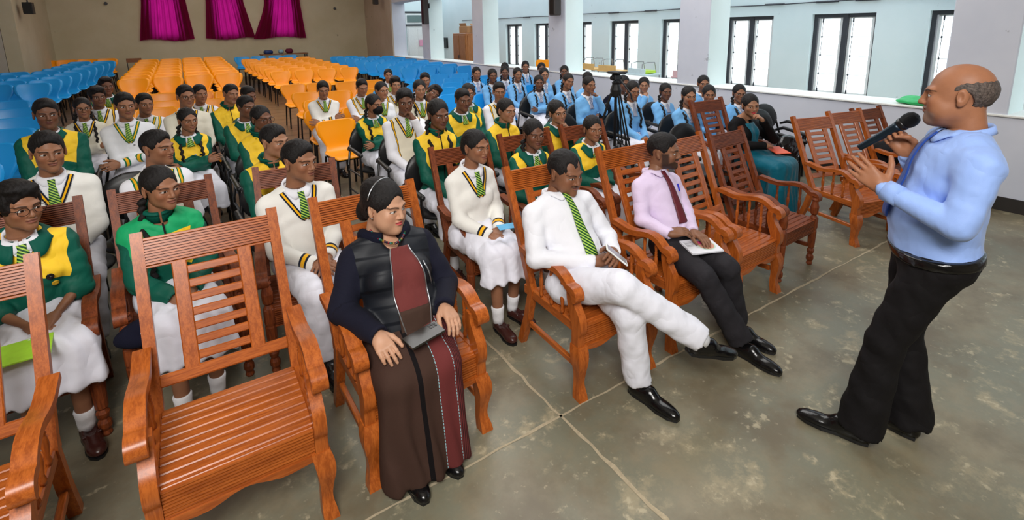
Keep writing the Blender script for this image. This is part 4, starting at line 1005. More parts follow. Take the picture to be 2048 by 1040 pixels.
    R.P,R.N,R.W,R.E,R.K,R.A=P,N,W_,E_,K,An; R.tw=tw; R.w=w; R.hC=hC; R.Rh=Rh; R.onhead=onhead; R.lod=lod; R.S=S_; R.u=u;R.rx=rx;R.by=by
    # lower garment
    if legs=='trouser':
        g=lg(.012,0,hem)+([('e',tw(0,.012,.0),A(.158*w,.125*lw,.11)+.006,Tt,None,.04,0)] if not tuck else tprims(.004))
        if tuck: g.append(sub(('e',P+2.02*u2,A(8,8,2.0),Tk,None,.002,0)))
        for i in(0,1):
            d=unit(An[i]-K[i]); g.append(sub(cone(An[i]+d*.135,An[i]+d*.22,.15,.15,.003)))
        def nz(G): return .004*np.sin(G[...,0]*37+2*np.sin(G[...,1]*22))*np.sin(G[...,2]*41+G[...,1]*33)
        R.tp=list(g)
        Vg,Qg=mesh_sdf(g,hc_*1.08,noise=nz); obj('trousers',npmesh('trousers',Vg,Qg,legmat or M_wtr),o)
    elif legs=='skirt':
        zz=lowz if lowz is not None else .35; kf=K[0]*.5+K[1]*.5
        g=[('e',P+A(0,.0,-.01),A(.175*w,.15*w,.12),None,None,.04,0)]
        for s in(-1,1): g+=[cone(P+A(s*.08,-.05,.0),kf+A(s*.10,.02,.01),.098*w,.082,.06),cone(kf+A(s*.10,.0,-.0),(kf[0]+s*.115,kf[1]-.02,zz),.082,.085,.05)]
        g+=[cone(P+A(0,-.05,.02),kf+A(0,.02,.0),.09*w,.08,.07),cone(kf,(kf[0],kf[1]-.03,zz),.08,.10,.06),cone((kf[0],kf[1]+.16,seat-.0),(kf[0],kf[1]+.12,zz+.05),.08,.08,.08)]
        g+=[sub(('e',A(kf[0],kf[1],zz-.20),A(.6,.6,.20),None,None,.01,0))]
        def nz(G): return .008*np.sin(G[...,0]*70+1.6*np.sin(G[...,1]*26+G[...,2]*7))*np.clip(1.3-(G[...,2]-zz)*2.2,.15,1)+.004*np.sin(G[...,1]*38+G[...,0]*17)
        Vg,Qg=mesh_sdf(g,hc_*1.1,noise=nz); obj('skirt',npmesh('skirt',Vg,Qg,legmat or M_skirt),o)
    # shoes, socks
    if shoe:
        for i in(0,1):
            f=unit(FD[i]); 
            if abs(f[2])<1e-6 and (joints is None or True):
                up=A(0,0,1)
            up=A(0,0,1) if not (joints and 'shoeup' in joints) else A(*joints['shoeup'][i])
            yb=-f; xr=unit(np.cross(yb,up)); zu=np.cross(xr,yb); Mx=Matrix(np.array([xr,yb,zu]).T.tolist()).to_4x4()
            base=An[i]-zu*.085-yb*(-.0)-yb*.045
            if not joints: base[2]=0
            q=obj('shoe',ME_shoe[shoe],o); q.matrix_local=Matrix.Translation(base)@Mx
            if lod<2:
                so=obj('sole',ME_sole,q)
                if shoe=='girl': so.scale=(.95,.8,.8); st=obj('strap',ME_strap,q)
            if shoe=='girl' or True:
                b_=MB(); b_.tube([An[i]+unit(K[i]-An[i])*t for t in (-.035,.0,.04,.075,.08)],[.036,.037,.039,.043,.038],12 if lod<2 else 8); s_=b_.mesh('sock',M_sock if shoe=='girl' or legmat in(None,M_wtr) else M_char,True); obj('sock',s_,o)
    # braids
    if braid:
        for s in ((-1,1) if braid=='two' else (1,) if braid=='left' else (-1,)):
            p0=hC+Rh@A(s*.062,.062,-.055)*hs; p1=N+rx*s*.085*w+by*.02+u*.03; p2=P+rx*s*.095*w-by*.118*w+u*.31*ls; p3=P+rx*s*.085*w-by*.145*w+u*.16*ls
            if braid!='two' and False: pass
            n=34 if lod<2 else 20; b_=MB(); pts=[];rad=[]
            for j in range(n+1):
                t=j/n; q=((1-t)**3)*p0+3*t*(1-t)**2*p1+3*t*t*(1-t)*p2+t**3*p3; q=q+rx*(.006*math.sin(j*1.57)); 
                if R.__dict__.get('drape'):
                    d_=q-P; la,lb,lc=d_@rx,d_@by,d_@u
                    if lc<.44*ls: bd=float(drape(np.array([[la]]),np.array([[lc]]),.016,True)[0,0]); q=q+by*(min(lb,bd)-lb)*min(1,(.44*ls-lc)/.04)
                pts.append(q); rad.append((.0165-.006*t)*(.78+.30*abs(math.sin(j*.785)))*(1 if j<n else .3))
            b_.tube(pts,rad,8,True,1.15); obj('braid',b_.mesh('braid',M_hair,True),o)
            if lod<2: b_=MB(); b_.tube([pts[-4],pts[-2]],[rad[-4]*1.3,rad[-2]*1.4],8); obj('hair_tie',b_.mesh('hair_tie',M_blk),o)
    return R
# ---------------------------------------------------------------- students; (x, y, z) is where the middle of the head is
SP=(2.5,.75)
def seat_for(kind,x,y,rz,label):
    if kind=='o': inst(T_o1,'plastic_chair','orange seat of the '+label,'chair',(x,y,0),rz)
    elif kind=='b': inst(T_b1,'plastic_chair','blue seat of the '+label,'chair',(x,y,0),rz)
    elif kind=='k': inst(T_blk,'office_armchair','black armchair of the '+label,'chair',(x,y,0),rz)
def black_chair():
    T=[]; sm=lambda n,P,h=.011,mt=M_blackp: T.append((n,npmesh(n,*mesh_sdf(P,h),mt)))
    sm('seat_pad',[ell((0,-.02,.43),(.235,.235,.04),.02),ell((0,-.05,.43),(.22,.2,.042),.02)],.013)
    sm('back_pad',[ell((0,.24,.68),(.225,.035,.17),.02),ell((0,.255,.74),(.2,.03,.15),.02)],.013)
    for s in(-1,1):
        b=MB(); b.tube([(s*.26,-.2,0),(s*.26,-.2,.62)],.0125,8); T.append(('front_leg',b.mesh('front_leg',M_black)))
        b=MB(); b.tube([(s*.26,.22,0),(s*.26,.2,.45),(s*.2,.25,.7)],.0125,8); T.append(('rear_leg',b.mesh('rear_leg',M_black)))
        b=MB(); b.tube([(s*.26,-.2,.40),(s*.26,.2,.40)],.011,8); T.append(('side_bar',b.mesh('side_bar',M_black)))
        b=MB(); b.tube([(s*.26,-.2,.17),(s*.26,.21,.17)],.009,8); T.append(('stretcher',b.mesh('stretcher',M_black)))
        sm('armrest',[cone((s*.265,-.24,.635),(s*.265,.1,.66),.024,.02,.01),cone((s*.265,.1,.66),(s*.25,.2,.62),.02,.016,.01)],.009)
    return T
T_blk=black_chair()
WEAR={ # outfit code -> arguments
 'Sn':dict(top='sweater',mat=M_sw_n,trim=M_trn),'Sg':dict(top='sweater',mat=M_sw_g,trim=M_trg),'Sc':dict(top='sweater',mat=M_sw_c,trim=M_trn),
 'Vn':dict(top='vest',mat=M_vest,trim=M_trn),'Vg':dict(top='vest',mat=M_vestg,trim=M_trg),'J':dict(top='jacket',mat=M_jk,tie=True),'Jz':dict(top='jacket',mat=M_jk,tie=None,zipd=True),
 'Jb':dict(top='jacket',mat=M_jk2,tie=None,zipd=True),'B':dict(top='cardigan',mat=M_blue,tie=M_tieb),'Pr':dict(top='shirt',mat=M_wc2,tie='none')}
def student(name,x,y,z,wear,sex,skin,seat,label,hands='lap',hair=None,braid=None,yaw=None,pitch=.05,roll=0,lod=1,w=None,sz=.44,**k):
    fem=sex=='f'; a=dict(WEAR[wear]); zf_=zf(y)
    face=math.atan2(SP[0]-x,-(SP[1]-y))       # towards the speaker
    if yaw is None: yaw=max(-1.0,min(1.0,face*.85))
    by=.30*yaw; by=max(-.3,min(.3,by))        # the trunk turns a little too
    hy=-.055 if seat!='t' else -.01
    c,s_=math.cos(by),math.sin(by); px,py=x-(-hy*-1)*0, y
    # pelvis sits behind the head; person frame rotated by `by`
    px=x-(-s_*hy); py=y-(c*hy)
    k.setdefault('glasses',False)
    hsz=k.pop('hs',.99 if not fem else .96)
    if w is None: w=.93 if fem else .98
    if wear=='B': w=.90
    face3=k.pop('face',(0,0,max(-.0045,min(.0045,(face-yaw)*.012))))
    r=person(label.replace('|',','),px,py,0 if zf_<.01 else zf_,by,(0,hy,z-.004-zf_),yaw-by,pitch,roll,'f' if fem else k.pop('kind','m'),hair or ('neat' if fem else 'short'),skin,lod,w,hsz,sz,
             -.02 if seat=='t' else .015,a.pop('top'),a.pop('mat'),a.pop('trim',None),a.pop('tie',True),'skirt' if fem else 'trouser',None,hands,face=face3,braid=braid,shoe='girl' if fem else 'men',zipd=a.pop('zipd',False),**k)
    P=r.P; bx=px-math.sin(by)*P[1]; byy=py+math.cos(by)*P[1]
    if seat in 'obk': seat_for(seat,bx,byy-.04,by*.5,seatlab(label))
    return r
def seatlab(l): return l.split('|')[0]
def K(px,py,k): # fraction k of the way along the ray that meets z=1.1 at (px,py)
    return px*k,py*k,1.9-.8*k
ST=[
 ('P1',(-.76,3.26),.965,'J','f','m','t','person with round glasses and a badged green-yellow jacket| at the far left edge',dict(hands='lap',hair='mop',glasses=True,yaw=.62,lod=0,w=.96,hs=.98,badge=True,pitch=.02,short=True)),
 ('P2',(-.90,4.77),.86,'Sn','m','m','k','person in a white V-neck jersey at the far left| behind the one with round glasses',dict(lod=0,w=1.05,hs=1.04,yaw=.3,hands='lap')),
 ('P3',(-.19,3.21),.955,'Jb','f','m','t','person in a bright green zipped jacket| behind the empty teak armchair',dict(lod=0,braid='right',yaw=.55,w=.95)),
 ('P4',(-.24,4.41),.91,'Vg','m','m','k','person in a white vest with green-gold edges| head turned aside beside the black chair back',dict(lod=0,yaw=.85,pitch=0)),
 ('P5',(.54,3.36),.925,'Sn','m','m','t','person in white jersey and trousers with clasped hands| behind the lady in the saree',dict(lod=0,yaw=.55,w=1.08,hs=1.03,sz=.42)),
 ('P6',(.50,4.11),.93,'Jz','m','l','k','person in a zipped green-yellow jacket| just behind the clasped hands in white jersey',dict(lod=0,yaw=.6,hair='short')),
 ('P7',(-1.31,7.20),.80,'J','m','d','k','person in an open-collar green-yellow jacket| far left beside the blue chairs',dict(w=1.12,hs=1.08,yaw=.25)),
 ('P8',(-1.05,7.52),.93,'Sc','f','m','k','person in cream jersey with glasses and two plaits| left side',dict(braid='two',glasses=True,yaw=.2,hands='crossed')),
 ('P9',(-1.05,8.81),.86,'Vn','m','d','o','person in cream V-neck vest| behind the plaits and glasses on the left',dict(yaw=.3,hair='mop')),
 ('P10',(-1.13,10.62),.80,'J','m','d','o','person in green-yellow jacket at the very back of the left group',dict(yaw=.3,hair='side')),
 ('P11',(-.65,7.42),.82,'Sg','m','m','k','person in white jersey, green-gold neckline, arms crossed| left group',dict(hands='crossed',yaw=.25,badge=True,hs=1.04,w=1.04)),
 ('P12',(-.46,7.44),.93,'Vg','m','m','o','person in green-gold edged vest with crest| beside the crossed arms in white jersey',dict(hands='crossed',yaw=.35,badge='l')),
 ('P13',(-.04,7.98),.82,'Sc','m','m','k','person in plain cream jersey with glasses| behind the plaited one with the crest, left group',dict(glasses=True,yaw=.3,hs=1.04,w=1.05)),
 ('P14',(.13,8.18),.92,'Vn','m','m','o','person in cream vest half hidden| behind the glasses and plain cream jersey',dict(yaw=.3)),
 ('P15',(-.04,5.71),.97,'J','f','m','k','person with two long plaits and crest on green-yellow jacket| centre left',dict(braid='two',badge=True,yaw=.35,lod=0,hands='crossed')),
 ('P16',(.48,7.84),.87,'Jz','m','m','o','person in zipped yellow-shouldered jacket| head tilted, at the back beside the aisle',dict(yaw=.4,roll=.15)),
 ('P17',(.66,7.5),.95,'Vn','m','d','o','person in cream vest looking down| left of the aisle, behind the green-yellow jackets',dict(yaw=.5,pitch=.2)),
 ('P18',(.52,6.30),.93,'J','m','d','k','person in open-collar green-yellow jacket near the aisle| in front of the downturned head',dict(yaw=.45)),
 ('P19',(.56,5.34),.91,'Jz','f','d','k','person with round glasses and zipped green-yellow jacket| left of the aisle',dict(yaw=.45,glasses=True)),
 ('P20',(1.62,7.51),.95,'Sn','m','m','o','person in cream jersey with folded arms, eyes down| first orange seat right of the aisle',dict(hands='crossed',pitch=.2,yaw=-0.1,mat_='c')),
 ('P21',(2.16,7.45),.95,'Vn','m','m','o','person in cream vest, second orange seat right of the aisle',dict(pitch=.22,yaw=0,hands='crossed')),
 ('P22',(2.25,6.83),.92,'Sg','f','l','k','person in white jersey with green-gold neckline| behind the black face mask',dict(yaw=0.15)),
 ('P23',(3.17,9.18),.97,'Sc','f','l','b','person in cream jersey seated alone| in front of the right block of blue chairs',dict(yaw=-0.3)),
 ('P24',(2.67,7.44),.97,'Vn','m','l','o','person in cream vest with curly hair| behind the hand held to the mouth',dict(yaw=-0.1,hair='mop')),
 ('P25',(1.73,5.55),.97,'J','f','m','k','person wearing a black face mask and green-yellow jacket| beside the aisle',dict(yaw=0.4,mask=True,lod=1,hands='crossed',braid='right')),
 ('P26',(2.10,5.57),.83,'Vn','m','d','k','person in white vest holding a hand to the mouth',dict(hands='mouth',yaw=-0.2,pitch=.15,lod=0,hs=1.05,w=1.04)),
 ('P27',(2.72,6.61),.86,'Sc','f','l','k','person with two plaits in cream jersey, smiling| behind the hand held to the mouth',dict(braid='two',yaw=-0.2)),
 ('P28',(3.29,7.74),.93,'Vn','m','m','b','person in cream vest whose face is half hidden| in front of blue chairs',dict(yaw=-0.3)),
 ('P29',(2.66,6.03),1.0,'Vn','m','d','k','person leaning the head far over onto one shoulder',dict(roll=.75,yaw=-0.1,hair='mop')),
 ('P30',(2.02,4.47),.83,'Jz','f','d','k','person with two long plaits in zipped yellow-green jacket| behind the blue paper holder\'s chair',dict(braid='two',yaw=0,pitch=.12,lod=0,hs=1.03,w=1.0)),
 ('P31',(2.68,5.23),.90,'J','m','d','k','person in open green-yellow jacket with striped tie| centre, behind the zipped yellow jackets',dict(yaw=-0.05,pitch=.1)),
 ('P32',(3.03,5.75),.90,'J','f','m','k','person in green-yellow jacket| partly hidden behind the open jacket and striped tie',dict(yaw=-0.35)),
 ('P33',(3.42,5.62),.95,'Vn','m','m','b','person in white vest in front of the girls in blue| beside an empty blue seat',dict(yaw=-0.4)),
 ('P34',(2.66,4.24),.93,'Jz','f','l','k','person in zipped yellow jacket looking right| behind the white jersey with the blue paper',dict(yaw=0.1,lod=0)),
 ('P35',(1.64,3.03),.945,'Sn','f','m','t','person in white jersey and skirt holding a blue paper| second row',dict(yaw=0.25,lod=0,w=.97,sz=.42)),
 ('P36',(2.21,3.13),.97,'J','f','d','t','person with side plait and green-yellow jacket| behind the man in white',dict(yaw=-0.2,lod=0,braid='right',w=.88,hs=.95)),
 ('P37',(2.99,3.83),.97,'J','f','l','k','person in green-yellow jacket resting the chin on a hand',dict(yaw=-0.2,hands='chinl',roll=-.15,lod=0)),
 ('P38',(2.71,3.01),1.04,'J','f','m','t','person in green-yellow jacket and striped tie| second row, nearest left of the tripod',dict(yaw=-0.3,lod=0,w=.88,hs=.93)),
 ('B1',(4.57,8.31),.93,'B','f','m','b','person in blue with two plaits, leftmost in the blue group',dict(braid='two',yaw=-0.25)),
 ('B2',(4.55,7.69),.93,'B','f','d','b','person in blue, second from left in the blue group| in front of blue chairs',dict(braid='two',yaw=-0.3)),
 ('B3',(5.07,8.11),.93,'B','f','d','b','person in blue, third head from left in the blue group',dict(braid='two',yaw=-0.5)),
 ('B3b',(5.60,8.95),.93,'B','f','d','b','person in blue almost hidden behind the third head from left',dict(yaw=-0.5,lod=2)),
 ('B4',(5.01,7.58),.93,'B','f','m','b','person in blue with two plaits and striped tie| fourth head from left',dict(braid='two',yaw=-0.3)),
 ('B5',(6.18,9.04),.93,'B','f','m','b','person in blue whose head shows highest at the back',dict(braid='two',yaw=-0.5)),
 ('B6',(4.46,6.17),1.0,'B','f','d','k','person in blue with folded arms| in front of the glasses wearer',dict(braid='two',yaw=-0.5,hands='crossed')),
 ('B7',(5.32,7.20),.93,'B','f','l','k','person in blue with glasses in the left half of the group',dict(glasses=True,braid='right',yaw=-0.4)),
 ('B8',(6.10,8.34),.93,'B','f','d','b','person in blue at the back, near the first big pillar| mostly hidden',dict(yaw=-0.5,lod=2)),
 ('B9',(5.97,7.44),.97,'B','f','d','k','person in blue with one side plait| next to the foot of the big pillar',dict(yaw=-0.7,braid='right')),
 ('B10',(4.90,6.01),.94,'B','f','m','k','person in blue with two plaits and head tilted right| behind the hand at chin',dict(braid='two',roll=.15,yaw=-0.25)),
 ('B11',(4.81,5.43),.92,'B','f','m','k','person in blue with a hand at the chin| left of the tripod',dict(hands='chinl',yaw=-0.15)),
 ('B12',(5.32,6.04),.96,'B','f','d','k','person in blue mostly hidden by the hand-at-chin one',dict(yaw=-0.4)),
 ('B13',(5.28,5.22),.93,'B','f','d','k','person in blue directly behind the tripod',dict(yaw=-0.3)),
 ('B14',(4.78,4.56),.93,'B','f','m','k','person in blue with eyes down and clasped hands| right of the tripod',dict(braid='two',yaw=-0.35,pitch=.15,lod=0)),
 ('B15',(5.35,4.90),1.03,'B','f','l','k','person in blue with a fist at the cheek| behind the clasped hands',dict(hands='chin',yaw=-0.75)),
 ('B16',(5.00,4.22),1.06,'B','f','d','k','person in blue with one plait, no raised hand| between tripod and smiling one',dict(braid='right',yaw=-0.5)),
 ('B17',(4.87,3.77),.97,'B','f','l','k','person in blue smiling, front of the right group',dict(braid='two',yaw=-0.55,lod=0)),
 ('B18',(6.09,4.48),.97,'B','f','m','k','person in blue behind the smiling one',dict(braid='left',yaw=-0.7)),
 ('B19',(5.17,3.72),1.02,'B','f','m','k','person in blue leaning the cheek on a hand| next to the smiling one',dict(hands='chinl',yaw=-0.75,lod=0)),
 ('B20',(5.51,3.55),1.05,'B','f','m','k','person in blue with glasses, rightmost of the group| under the window',dict(glasses=True,braid='right',yaw=-0.7)),
]
ONLY=None
RS={}
for nm,q,kk,wear,sex,skin,seat,label,kw in ST:
    if ONLY and nm not in ONLY: continue
    kw=dict(kw); c_=kw.pop('mat_',None); x,y,z=K(q[0],q[1],kk)
    RS[nm]=student(nm,x,y,z,wear,sex,skin,seat,label,**kw)
# ---------------------------------------------------------------- the five adults, posed joint by joint (local frames)
def loc_(o,*p): return tuple(np.array(p)-np.array(o))
def polyline(nm,pts,r,mt,parent,n=6):
    b=MB(); b.tube([tuple(p) for p in pts],r,n); return obj(nm,b.mesh(nm,mt,True),parent)
# man speaking
J=dict(pelvis=(0,.045,.965),neck=(0,.098,1.462),turn=.28,elbowR=(-.25,.0,1.13),wristR=(-.085,-.065,1.335),elbowL=(.265,.115,1.165),wristL=(.165,-.125,1.235),
       kneeR=(-.10,.0,.54),kneeL=(.095,-.05,.54),ankleR=(-.10,.065,.09),ankleL=(.085,-.10,.09),toeR=(-.2,-1,0),toeL=(.05,-1,0))
sp=person('person in a light blue shirt and black trousers standing and speaking into a microphone','2.52' and 2.52,.76,0,PI+.28,(0,.062,1.612),0,.03,0,'s','bald','m',0,1.34,1.06,.9,None,
    'shirt',M_bshirt,None,M_tieblue,'trouser',M_blk,'lap',['fist','open'],1.16,(.5,.5,-.002),None,M_bshirt,joints=J,tuck=True,lw=1.08,hem=.046,handdir=[((0,-.6,.8),(-1,0,.0)),((-.12,-.78,.6),(1,.1,.1))],beard=(.30,.27,.25))
sp.o['skin']=(.34,.145,.075); sp.o['lip']=(.28,.09,.07)
bp=[q for q in sp.tp]; Ts=np.array([sp.rx,sp.by,sp.u]).T
bp+=[sub(('e',sp.P+2.022*sp.u2,A(8,8,2.0),sp.Tk,None,.002,0)),sub(('e',sp.P-2.016*sp.u2,A(8,8,2.0),sp.Tk,None,.002,0))]
Vg,Qg=mesh_sdf(bp,.0065,infl=.008,clip=(A(-.4,-.4,.88),A(.4,.4,1.06))); obj('belt',npmesh('belt',Vg,Qg,M_leather),sp.o)
for s,wr,el in ((0,sp.W[0],sp.E[0]),(1,sp.W[1],sp.E[1])):
    d=unit(el-wr); b=MB(); b.tube([wr+d*.012,wr+d*.07],[.044,.043],20); obj('cuff',b.mesh('cuff',M_bshirt,True),sp.o)
b=MB(); b.lathe([(.005,0),(.006,.003),(.004,.004)],n=8)
for q in ((.085,-.07,.40),): pass
# microphone
def mic():
    r=thing('microphone','black hand microphone held up by the man in the blue shirt','microphone',(0,0,0))
    b=MB(); b.lathe([(.012,0),(.0145,.004),(.0155,.06),(.018,.12),(.021,.165),(.024,.178)],n=20); obj('body',b.mesh('body',plain('mic_metal',(30,44,56),.3,.5),True),r)
    b=MB(); b.lathe([(.022,.176),(.027,.185),(.0285,.19),(.0285,.196),(.0265,.2)],n=20); obj('collar',b.mesh('collar',M_black,True),r)
    b=MB(); b.lathe([(.024,.196),(.030,.208),(.032,.222),(.030,.238),(.022,.252),(.008,.259),(.001,.26)],n=24); me=b.mesh('grille',plain('mic_grille',(24,24,26),.45,.6,.3,900,1.0,.5,1400),True); obj('grille',me,r)
    b=MB(); b.box((.0165,0,.115),(.008,.012,.03),None,.003); obj('switch',b.mesh('switch',M_steel),r)
    b=MB(); b.box((.0165,0,.08),(.006,.012,.045),None,.002); obj('switch_plate',b.mesh('switch_plate',M_blackp),r); return r
mc=mic(); Rz=Matrix.Rotation(PI+.28,4,'Z'); To=Matrix.Translation((2.52,.76,0))@Rz
a_=Vector((-.062,-.245,1.345)); b2_=Vector((-.045,-.085,1.487)); mc.matrix_world=To@Matrix.Translation(a_)@(b2_-a_).to_track_quat('Z','Y').to_matrix().to_4x4()
# man in white, legs crossed
O=(1.70,1.98,0); L_=lambda *p: loc_(O,*p)
J=dict(pelvis=L_(1.71,1.99,.53),neck=L_(1.70,2.19,.965),elbowR=L_(1.455,2.05,.69),wristR=L_(1.70,1.87,.675),elbowL=L_(1.975,2.05,.68),wristL=L_(1.84,1.86,.70),
       kneeR=L_(1.655,1.62,.66),kneeL=L_(1.715,1.62,.49),ankleR=L_(1.985,1.40,.375),ankleL=L_(1.79,1.615,.09),toeR=(.95,-.30,-.28),toeL=(.08,-1,0),shoeup=((.30,-.1,.95),(0,0,1)))
wm=person('person in white with a green striped tie, legs crossed, seated in the front row',*O,0,L_(1.74,2.16,1.095),.12,.18,0,'a','receding','m',0,1.16,1.04,.42,None,
    'shirt',M_wc2,None,M_tie,'trouser',M_wtr,'lap',['rest','rest'],1.2,(.0,.8,.002),None,True,joints=J,handdir=[((.8,-.2,.0),(.1,-.3,1)),((-.5,-.5,.1),(.2,-.6,.6))])
wm.o['skin']=(.22,.095,.05)
b=MB(); b.box((0,0,0),(.068,.145,.009),Matrix.Rotation(.9,3,'Z')@Matrix.Rotation(.7,3,'X'),.003); r=thing('phone','white phone held in both hands by the man in white','phone',(1.80,1.80,.715)); obj('body',b.mesh('body',M_white),r); b=MB(); b.box((0,0,.0),(.06,.13,.0105),Matrix.Rotation(.9,3,'Z')@Matrix.Rotation(.7,3,'X')); obj('screen',b.mesh('screen',plain('grey_screen',(150,156,160),.1)),r)
# bearded man in lilac
O=(2.52,2.03,0)
J=dict(pelvis=L_(2.53,2.02,.53),neck=L_(2.545,2.215,.94),elbowR=L_(2.33,2.11,.69),wristR=L_(2.34,1.90,.665),elbowL=L_(2.74,2.09,.66),wristL=L_(2.53,1.88,.64),
       kneeR=L_(2.36,1.66,.48),kneeL=L_(2.55,1.64,.49),ankleR=L_(2.54,1.52,.09),ankleL=L_(2.68,1.64,.09),toeR=(.0,-1,0),toeL=(.05,-1,0))
pm=person('person with a beard in a lilac shirt and maroon tie, seated in the front row',*O,0,L_(2.60,2.19,1.085),.42,.0,-.06,'b','short','l',0,.98,1.0,.42,None,
    'shirt',M_lilac,None,M_tiem,'trouser',M_char,'lap',['rest','rest'],1.0,(1,1,.003),None,M_lilac,joints=J,handdir=[((.7,-.4,.1),(.2,-.4,1)),((-.1,-.9,-.1),(.1,0,1))])
pm.o['skin']=(.24,.11,.06)
q=pm.drape(np.array([[.075]]),np.array([[.30]]),.012)[0,0]; b=MB(); b.tube([q,q+pm.u*.05],.005,8); obj('pen',b.mesh('pen',plain('blue_pen',(30,40,200),.3)),None,O,label='blue pen in the chest pocket of the lilac shirt',category='pen')
def flat_thing(nm,lab,cat,c,d,rot,mt,parts=()):
    r=thing(nm,lab,cat,c); r.rotation_euler=rot; b=MB(); b.box((0,0,0),d,None,.001); obj('cover',b.mesh('cover',mt),r); return r
r=flat_thing('booklet','white spiral booklet with a portrait in an oval, on the lap of the bearded man','book',(2.50,1.79,.585),(.21,.15,.012),(.12,.02,-.35),M_wc2)
def disc(nm,a,bb,z,mt,par,cx=0,cy=0): b=MB(); b.add([(cx+a*math.cos(t),cy+bb*math.sin(t),z) for t in np.linspace(0,2*PI,25)[:-1]],[tuple(range(24))]); return obj(nm,b.mesh(nm,mt),par)
disc('oval_frame',.058,.055,.0068,plain('pale_green_print',(190,220,200)),r,.03); disc('portrait',.050,.048,.0072,plain('face_print',(206,150,130),.6,0,.3,60),r,.03); disc('flower',.018,.018,.0078,plain('pink_flower',(232,70,140),.6),r,-.0,.03); disc('hair_print',.03,.012,.0076,plain('dark_print',(90,60,50),.6),r,.035,.036)
for i in range(5): b=MB(); b.box((-.07,.05-.012*i,.0066),(.05,.002,.0006)); obj('text_line',b.mesh('text_line',M_dark),r)
b=MB()
for i in range(16):
    b.tube([(-.1+.0132*i+.004*math.cos(t),.075+.0,.0+.007*math.sin(t)) for t in np.linspace(0,2*PI,7)],.001,4,False)
s_=b.mesh('spiral',M_steel); so=obj('spiral',s_,r); so['kind']='stuff'
# lady in the saree
O=(.70,2.0,0)
def cardi_mat():
    m,t,b=newmat('navy_cardigan_black_vest',.8,0,.3); o=t.obj(); au=V(t,t.attr('au').outputs['Fac']); x,y,z=t.sep(t.attr('tc').outputs['Vector'])
    sl=V(t,t.attr('sd').outputs['Fac']).lt(-.008); t.l.new(t.mix(sl,lin(22,25,32),lin(14,15,33)),b.inputs['Base Color']); t.put(b.inputs['Roughness'],sl*.35+.55)
    rib=((au*38).frac()); q=t.m('MULTIPLY',sl,rib)+t.m('MULTIPLY',sl*-1+1,t.step(((z+x*.12)*14).frac(),.15,.12)*4); bump(t,b,q,.5,.003); return m
J=dict(pelvis=L_(.70,2.0,.53),neck=L_(.70,2.215,.96),elbowR=L_(.45,2.11,.70),wristR=L_(.535,1.90,.665),elbowL=L_(.945,2.10,.68),wristL=L_(.85,1.92,.68),
       kneeR=L_(.565,1.815,.485),kneeL=L_(.79,1.815,.485),ankleR=L_(.61,1.90,.085),ankleL=L_(.76,1.93,.085),toeR=(0,-1,0),toeL=(.1,-1,0))
def saree_mat():
    m,t,b=newmat('brown_maroon_saree',.85,0,.15); o=t.obj(); x,y,z=t.sep(o); n=t.noise(o,5,3); xx=x+(z-.3)*.04
    col=t.mix(xx.gt(.03),lin(66,48,40),lin(112,50,50)); col=t.mix(n*.4,col,lin(60,34,32))
    band=t.m('MULTIPLY',xx.gt(.115),xx.lt(.165)); fine=((xx*110).frac()).lt(.4); col=t.mix(t.m('MULTIPLY',band,fine),col,lin(52,30,32))
    dash=(((z+y*.7)*60).frac()).lt(.7)
    for p in (.03,.108,.168): col=t.mix(t.m('MULTIPLY',t.m('MULTIPLY',xx.gt(p),xx.lt(p+.003)),dash),col,lin(150,196,206))
    col=t.mix(t.m('MULTIPLY',xx.gt(-.055),xx.lt(-.035)),col,lin(18,14,16)); t.l.new(col,b.inputs['Base Color']); bump(t,b,t.noise(o,260,2),.2,.002); return m
ld=person('person in brown-maroon saree and dark cardigan, phone on the lap, front row',*O,0,L_(.70,2.20,1.10),.48,.06,.05,'l','lady','f',0,1.16,1.02,.42,None,
    'knit',cardi_mat(),None,None,'skirt',saree_mat(),'lap',['rest','rest'],1.15,(0,0,.004),None,False,joints=J,lowz=.035,shoe='men',vcut=.10,handdir=[((.15,-.85,-.35),(-.3,-.35,.9)),((.02,-.9,-.3),(.3,-.3,.9))])
ld.o['lip']=(.55,.06,.08)
ls=ld.ls; v=np.linspace(0,1,26)[:,None]; q=np.linspace(-1,1,13)[None]
c=.02+(.395*ls-.02)*v; hw=.055+.028*np.sin(v*PI)-.012*v; a=q*hw+.012; G=ld.drape(a,c+0*a,.008)+ld.by*(.0025*np.sin(a*330+c*40))[...,None]*0
shell_grid('blouse',ld.drape(a,c+0*a,.007+.002*np.sin(a*300+c*30)),cloth('maroon_blouse',(104,46,44),.1,.8,12),ld.o)
v2=np.linspace(0,1,8)[:,None]; cc=.0+.13*v2*ls; a2=q*(.075)+.012; shell_grid('waist_band',ld.drape(a2,cc+0*a2,.011),cloth('brown_band',(64,46,38)),ld.o)
for s in(-1,1):
    aa=(s*hw+.012+np.linspace(-.0024,.0024,3)[None]); G=ld.drape(aa,c+0*aa,.014); G=G if s<0 else G; shell_grid('zip',G,M_steel,ld.o)
v3=np.linspace(0,1,8)[:,None]; a3=.125-.03*v3+np.linspace(-.003,.003,3)[None]; shell_grid('pocket_zip',ld.drape(a3,(.20+.11*v3)*ls+0*a3,.012),M_steel,ld.o)
def collar_roll():
    th=np.linspace(.45,2*PI-.45,30); pts=[]
    for t in th:
        f=min(t,2*PI-t); pts.append(ld.P+ld.rx*(.100*math.sin(t))+ld.by*(-.095*math.cos(t)+.012)+ld.u*(.478*ls-.010-.05*max(0,math.cos(t))**1.2+.02))
    b=MB(); b.tube(pts,[.034]*30,10,True,.75); obj('shawl_collar',b.mesh('shawl_collar',M_navyk,True),ld.o)
collar_roll()
cols=[(120,20,40),(16,90,90),(40,80,40),(140,100,40),(70,24,50),(30,40,50)]
